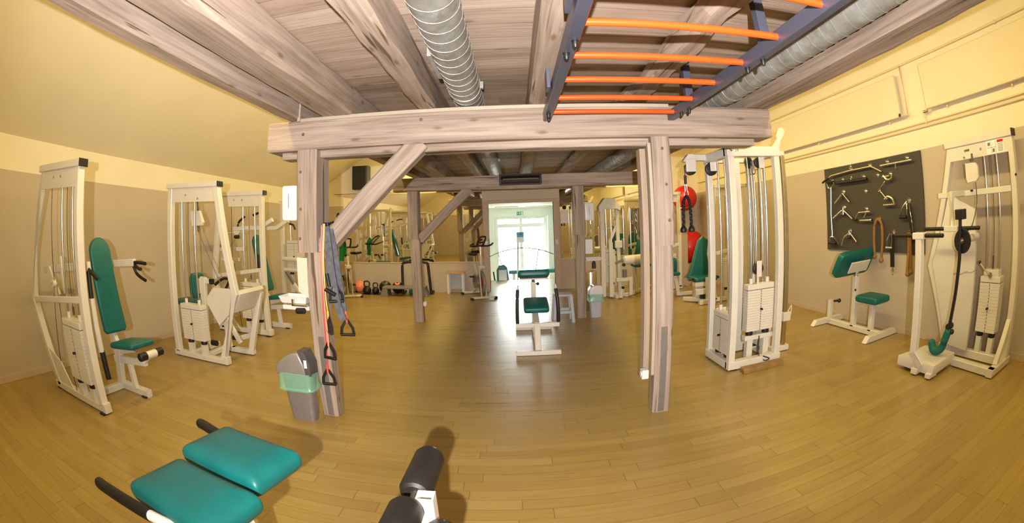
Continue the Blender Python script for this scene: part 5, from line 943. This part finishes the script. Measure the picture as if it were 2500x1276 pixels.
def frame_machine(name, label, Y, xl, xr, knee):
    t = thing(name, label, 'exercise machine', ((xl+xr)/2, Y, 0))
    part(t, 'upright', 'white', lambda b: b.bar([(xl+.02, Y, .05), (xl+knee, Y, .86), (xl+.04, Y, 2.0)], .08, .07)); part(t, 'upright', 'white', lambda b: b.bar([(xr-.03, Y, .05), (xr-.03, Y, 2.0)], .08, .07))
    part(t, 'top_bar', 'white', lambda b: b.bx(xl-.01, xr+.02, Y-.05, Y+.05, 1.99, 2.05, .005)); part(t, 'end_cap', 'black', lambda b: b.bx(xr+.018, xr+.03, Y-.05, Y+.05, 1.988, 2.052, .003)); part(t, 'header_panel', 'white', lambda b: b.bx(xl+.03, xr-.06, Y+.02, Y+.03, 1.84, 1.995, .002)); part(t, 'base_bar', 'white', lambda b: b.bx(xl-.03, xr+.02, Y-.04, Y+.04, .01, .08, .005))
    weight_stack(t, 'X', (xl+xr)/2+.02, Y, .34, .12, .25, .76, 12); part(t, 'cross_rail', 'white', lambda b: b.bar([(xl+knee+.02, Y, .84), (xr-.05, Y, .95)], .05, .06)); return t
t = frame_machine('leg_press_machine', 'white machine with wide teal back pad behind the cable tower', 7.12, 3.44, 4.12, -.09)
part(t, 'backrest', 'teal', lambda b: b.prism([(3.03, 7.5, .42), (3.12, 7.5, .50), (3.30, 7.5, 1.08), (3.40, 7.5, 1.16), (3.52, 7.5, 1.08), (3.56, 7.5, .42)], (0, .09, 0), .03, 3))
part(t, 'seat', 'teal', lambda b: b.pad((3.30, 7.32, .42), (.46, .40, .09))); part(t, 'side_horn', 'black', lambda b: (b.arc([(2.98, 7.22, .42), (3.05, 7.2, .44), (3.14, 7.2, .36)], .022, 10), b.arc([(3.58, 7.22, .42), (3.50, 7.2, .44), (3.42, 7.2, .36)], .022, 10)))
part(t, 'seat_frame', 'white', lambda b: (b.bx(3.08, 3.48, 7.14, 7.3, .30, .38, .01), b.bx(3.06, 3.46, 7.06, 7.14, .17, .27, .01), b.bar([(3.27, 7.05, .02), (3.27, 7.05, .46)], .07, .05), b.bx(3.10, 3.42, 6.98, 7.06, .005, .085, .008), b.bar([(3.0, 7.5, .05), (3.27, 7.1, .06)], .06, .07), b.bx(3.15, 3.42, 7.3, 7.46, .02, .38, .02)))
part(t, 'pedal_box', 'black', lambda b: b.bx(3.16, 3.40, 7.08, 7.14, .09, .17, .01))
t = frame_machine('abductor_machine', 'pale machine with small teal seat standing between socket post and red balls', 8.9, 2.85, 3.50, .02)
part(t, 'seat', 'teal', lambda b: b.pad((2.93, 8.1, .45), (.36, .36, .08))); part(t, 'backrest', 'teal', lambda b: b.pad((3.02, 8.2, .60), (.12, .34, .30))); part(t, 'seat_frame', 'white', lambda b: (b.bar([(2.85, 8.1, .41), (2.85, 8.1, .04), (2.85, 8.88, .04)], .07, .07), b.bar([(2.9, 8.05, .38), (3.05, 8.05, .34), (3.10, 8.05, .05), (3.45, 8.0, .05)], .06, .07)))
# ------------------------------------------------------------------ red balls at the back right
t = thing('exercise_ball', 'upper red exercise ball resting on a high wall ring', 'ball', (3.92, 9.6, 1.65), 'red exercise balls'); part(t, 'ball', 'red', lambda b: b.ball((3.92, 9.62, 1.94), .29, 36)); part(t, 'valve', 'white2', lambda b: b.cyl((3.83, 9.345, 1.95), (3.82, 9.335, 1.95), .012, 12))
b = B(); b.tube([(3.92+.2*math.cos(2*PI*i/30), 9.62+.2*math.sin(2*PI*i/30), 1.715) for i in range(30)], .008, 8, closed=True); b.tube([(3.75, 9.72, 1.715), (3.75, 10.045, 1.715)], .008, 8); b.tube([(4.09, 9.72, 1.715), (4.09, 10.045, 1.715)], .008, 8); tag(b.build('ball_ring', 'brass'), 'wire ring bracket under the upper red ball', 'ball holder')
t = thing('exercise_ball', 'lower red exercise ball on the low cabinet by the corner', 'ball', (4.0, 9.62, .47), 'red exercise balls'); part(t, 'ball', 'red', lambda b: b.ball((3.99, 9.63, .845), .375, 36)); part(t, 'valve', 'white2', lambda b: b.cyl((3.87, 9.275, .845), (3.86, 9.26, .845), .012, 12))
t = thing('low_cabinet', 'low taupe cabinet with wooden top under the lower red ball', 'cabinet', (4.1, 9.65, 0)); part(t, 'carcass', 'taupe', lambda b: b.bx(3.80, 4.40, 9.25, 10.04, 0, .44, .004)); part(t, 'cabinet_top', 'tan_top', lambda b: b.bx(3.79, 4.405, 9.24, 10.04, .44, .47, .004))
t = thing('divider_panel', 'tall taupe divider panel beside the lower red ball', 'divider', (3.6, 9.2, 0)); part(t, 'panel', 'taupe', lambda b: b.bx(3.42, 3.785, 9.20, 9.235, 0, 1.24, .004)); part(t, 'foot', 'taupe', lambda b: (b.bx(3.45, 3.50, 9.08, 9.23, 0, .03, .004), b.bx(3.70, 3.75, 9.08, 9.23, 0, .03, .004)))
# ------------------------------------------------------------------ bright room behind the doorway
RX0, RX1, RYB, RZF, RZC = -1.7, 2.0, 14.2, -.5, 2.03
def st(name, mat, *a): b = B(); b.bx(*a); return struct(b.build(name, mat))
st('far_room_floor', 'floor', RX0, RX1, 11.9, 14.4, RZF-.1, RZF); st('wall_far_room_left', 'room2', RX0-.1, RX0, 10.19, 14.4, RZF, RZC+.1); st('wall_far_room_right', 'room2', RX1, RX1+.1, 10.19, 14.4, RZF, RZC+.1); st('far_room_ceiling', 'room2', RX0-.1, RX1+.1, 10.19, 14.4, RZC, RZC+.1)
st('far_room_step_wall', 'room2', RX0, RX1, 11.9, 11.96, RZF, 0)
WX0, WX1, WZ0, WZ1 = -.60, 1.04, -.42, 1.73
b = B(); b.bx(RX0, WX0, RYB, RYB+.2, RZF, RZC); b.bx(WX1, RX1, RYB, RYB+.2, RZF, RZC); b.bx(WX0, WX1, RYB, RYB+.2, WZ1, RZC); b.bx(WX0, WX1, RYB, RYB+.2, RZF, WZ0); struct(b.build('wall_far_room_window', 'room2'))
b = B()
for x in (WX0, (WX0+WX1)/2-.05, WX1-.09): b.bx(x, x+.09 if x != (WX0+WX1)/2-.05 else x+.10, RYB+.02, RYB+.09, WZ0, WZ1, .006)
for z, h in ((WZ0, .12), (1.40, .12), (WZ1-.07, .07)): b.bx(WX0, WX1, RYB+.025, RYB+.085, z, z+h, .006)
struct(b.build('window_1', 'window_frame'), 'double glazed garden door with transom lights at the far end'); b = B(); b.bx(WX0+.05, WX1-.05, RYB+.05, RYB+.056, WZ0+.05, WZ1-.05); struct(b.build('window_1_glass', 'glass'))
b = B(); b.bx(WX1+.02, WX1+.22, RYB-.22, RYB, RZF, 1.75, .006); struct(b.build('trim_3', 'room2'))
b = B(); b.bx(-.55, .15, 13.0, 13.08, RZC-.03, RZC-.001, .006); b.bx(.35, 1.3, 13.3, 13.38, RZC-.03, RZC-.001, .006); struct(b.build('trim_4', 'window_frame'))
t = thing('exit_sign', 'green emergency exit sign above the bright garden door', 'sign', (.215, 14.15, 1.80)); part(t, 'panel', 'green_sign', lambda b: b.bx(.10, .30, 14.16, 14.195, 1.785, 1.895, .003)); part(t, 'side_plate', 'wall_paper_white', lambda b: b.bx(.30, .345, 14.165, 14.195, 1.785, 1.895, .003))
part(t, 'arrow', 'wall_paper_white', lambda b: (b.bx(.115, .15, 14.157, 14.16, 1.833, 1.847), b.prism([(.11, 14.157, 1.84), (.13, 14.157, 1.86), (.13, 14.157, 1.82)], (0, .003, 0))))
part(t, 'running_figure', 'wall_paper_white', lambda b: (b.cyl((.205, 14.157, 1.872), (.205, 14.16, 1.872), .010, 12), b.prism([(.195, 14.157, 1.858), (.215, 14.157, 1.855), (.207, 14.157, 1.825), (.192, 14.157, 1.83)], (0, .003, 0)), b.prism([(.195, 14.157, 1.832), (.207, 14.157, 1.826), (.225, 14.157, 1.80), (.217, 14.157, 1.796)], (0, .003, 0)), b.prism([(.195, 14.157, 1.832), (.188, 14.157, 1.81), (.17, 14.157, 1.805), (.17, 14.157, 1.798), (.196, 14.157, 1.804)], (0, .003, 0)), b.prism([(.18, 14.157, 1.848), (.20, 14.157, 1.858), (.20, 14.157, 1.850), (.185, 14.157, 1.84)], (0, .003, 0)), b.bx(.245, .285, 14.157, 14.16, 1.79, 1.885)))
t = thing('cross_trainer', 'exercise machine with blue console and wide dark arch seen through the doorway', 'exercise machine', (.2, 12.9, RZF))
part(t, 'arch', 'lacquer_grey', lambda b: b.arc([(-.80, 12.9, .55), (-.45, 12.9, .70), (0, 12.9, .80), (.40, 12.9, .80), (.80, 12.9, .72), (1.12, 12.9, .60)], .014, 8)); part(t, 'strut', 'lacquer_grey', lambda b: b.cyl((-.48, 12.9, .68), (-.20, 12.85, RZF+.05), .014, 8)); part(t, 'strut', 'lacquer_grey', lambda b: b.cyl((.68, 12.9, .74), (.50, 12.95, RZF+.05), .014, 8)); part(t, 'base', 'white2', lambda b: b.bx(-.25, .6, 12.7, 13.1, RZF, RZF+.08, .01))
part(t, 'console_post', 'white2', lambda b: b.cyl((.05, 12.92, RZF+.05), (.10, 12.92, 1.0), .03, 14)); cn = part(t, 'console', 'window_frame', lambda b: b.bx(.06, .28, 12.87, 12.92, .97, 1.28, .012)); part(cn, 'screen', 'blue_screen', lambda b: b.bx(.07, .27, 12.864, 12.87, 1.13, 1.27, .002)); part(cn, 'display_window', 'bin_dark', lambda b: b.bx(.15, .20, 12.861, 12.864, 1.18, 1.25))
t = thing('recumbent_machine', 'low machine with rounded teal back beyond the doorway', 'exercise machine', (-.35, 12.6, RZF)); part(t, 'backrest', 'teal', lambda b: b.prism([(-.52, 12.6, -.05), (-.52, 12.6, .26), (-.45, 12.6, .38), (-.30, 12.6, .40), (-.22, 12.6, .32), (-.17, 12.6, -.05)], (0, .08, 0), .02, 2)); part(t, 'back_shell', 'white2', lambda b: b.bx(-.46, -.24, 12.57, 12.6, -.05, .26, .01)); part(t, 'frame', 'white2', lambda b: (b.bx(-.55, -.15, 12.45, 12.95, RZF, RZF+.08, .01), b.bar([(-.35, 12.64, RZF+.06), (-.35, 12.64, 0)], .08, .06))); part(t, 'handle', 'black', lambda b: (b.cyl((-.56, 12.5, -.1), (-.60, 12.5, .22), .02, 10), b.cyl((-.50, 12.45, -.14), (-.42, 12.45, -.14), .03, 10)))
t.location.y -= .36
t = thing('massage_bench', 'long teal bench across the bright far room', 'bench', (.5, 13.5, RZF)); part(t, 'cushion', 'teal', lambda b: b.bx(-.2, 1.5, 13.35, 13.75, .0, .12, .03)); part(t, 'stand', 'white2', lambda b: (b.bx(-.1, 0, 13.4, 13.7, RZF, .0), b.bx(1.3, 1.4, 13.4, 13.7, RZF, .0)))
# ------------------------------------------------------------------ outside the garden door
b = B(); b.bx(-9, 9, 14.4, 26, RZF-.16, RZF-.1); struct(b.build('ground_outside', 'room2'))
def shrub(label, x, y, r, h, seed):
    rg = random.Random(seed); b = B(); 
    for i in range(420):
        a, c = rg.uniform(0, 2*PI), rg.uniform(-.3, 1); rr = r*(rg.random()**.4); p = V((x+rr*math.cos(a)*math.sqrt(max(0, 1-c*c)), y+rr*math.sin(a)*math.sqrt(max(0, 1-c*c)), RZF-.1+h*.45+c*h*.5)); q = Matrix.Rotation(rg.uniform(0, 6), 3, V((rg.random(), rg.random(), rg.random())).normalized()); s = rg.uniform(.05, .10)
        b._f([b.bm.verts.new(p+q@V(v)*s) for v in ((-1, 0, 0), (0, -.5, .1), (1, 0, 0), (0, .5, .1))])
    t = thing('garden_shrub', label, 'shrub', (x, y, RZF-.1)); b.build('foliage', 'leafy', t); part(t, 'stem', 'brown_plank', lambda b: b.cyl((x, y, RZF-.1), (x, y, RZF-.1+h*.6), .03, 8))
shrub('dry pale shrub outside the garden door behind the low teal machine', -.45, 16.6, .55, 1.9, 1); shrub('dry pale shrub outside the garden door behind the teal bench', .95, 17.2, .6, 1.9, 2)
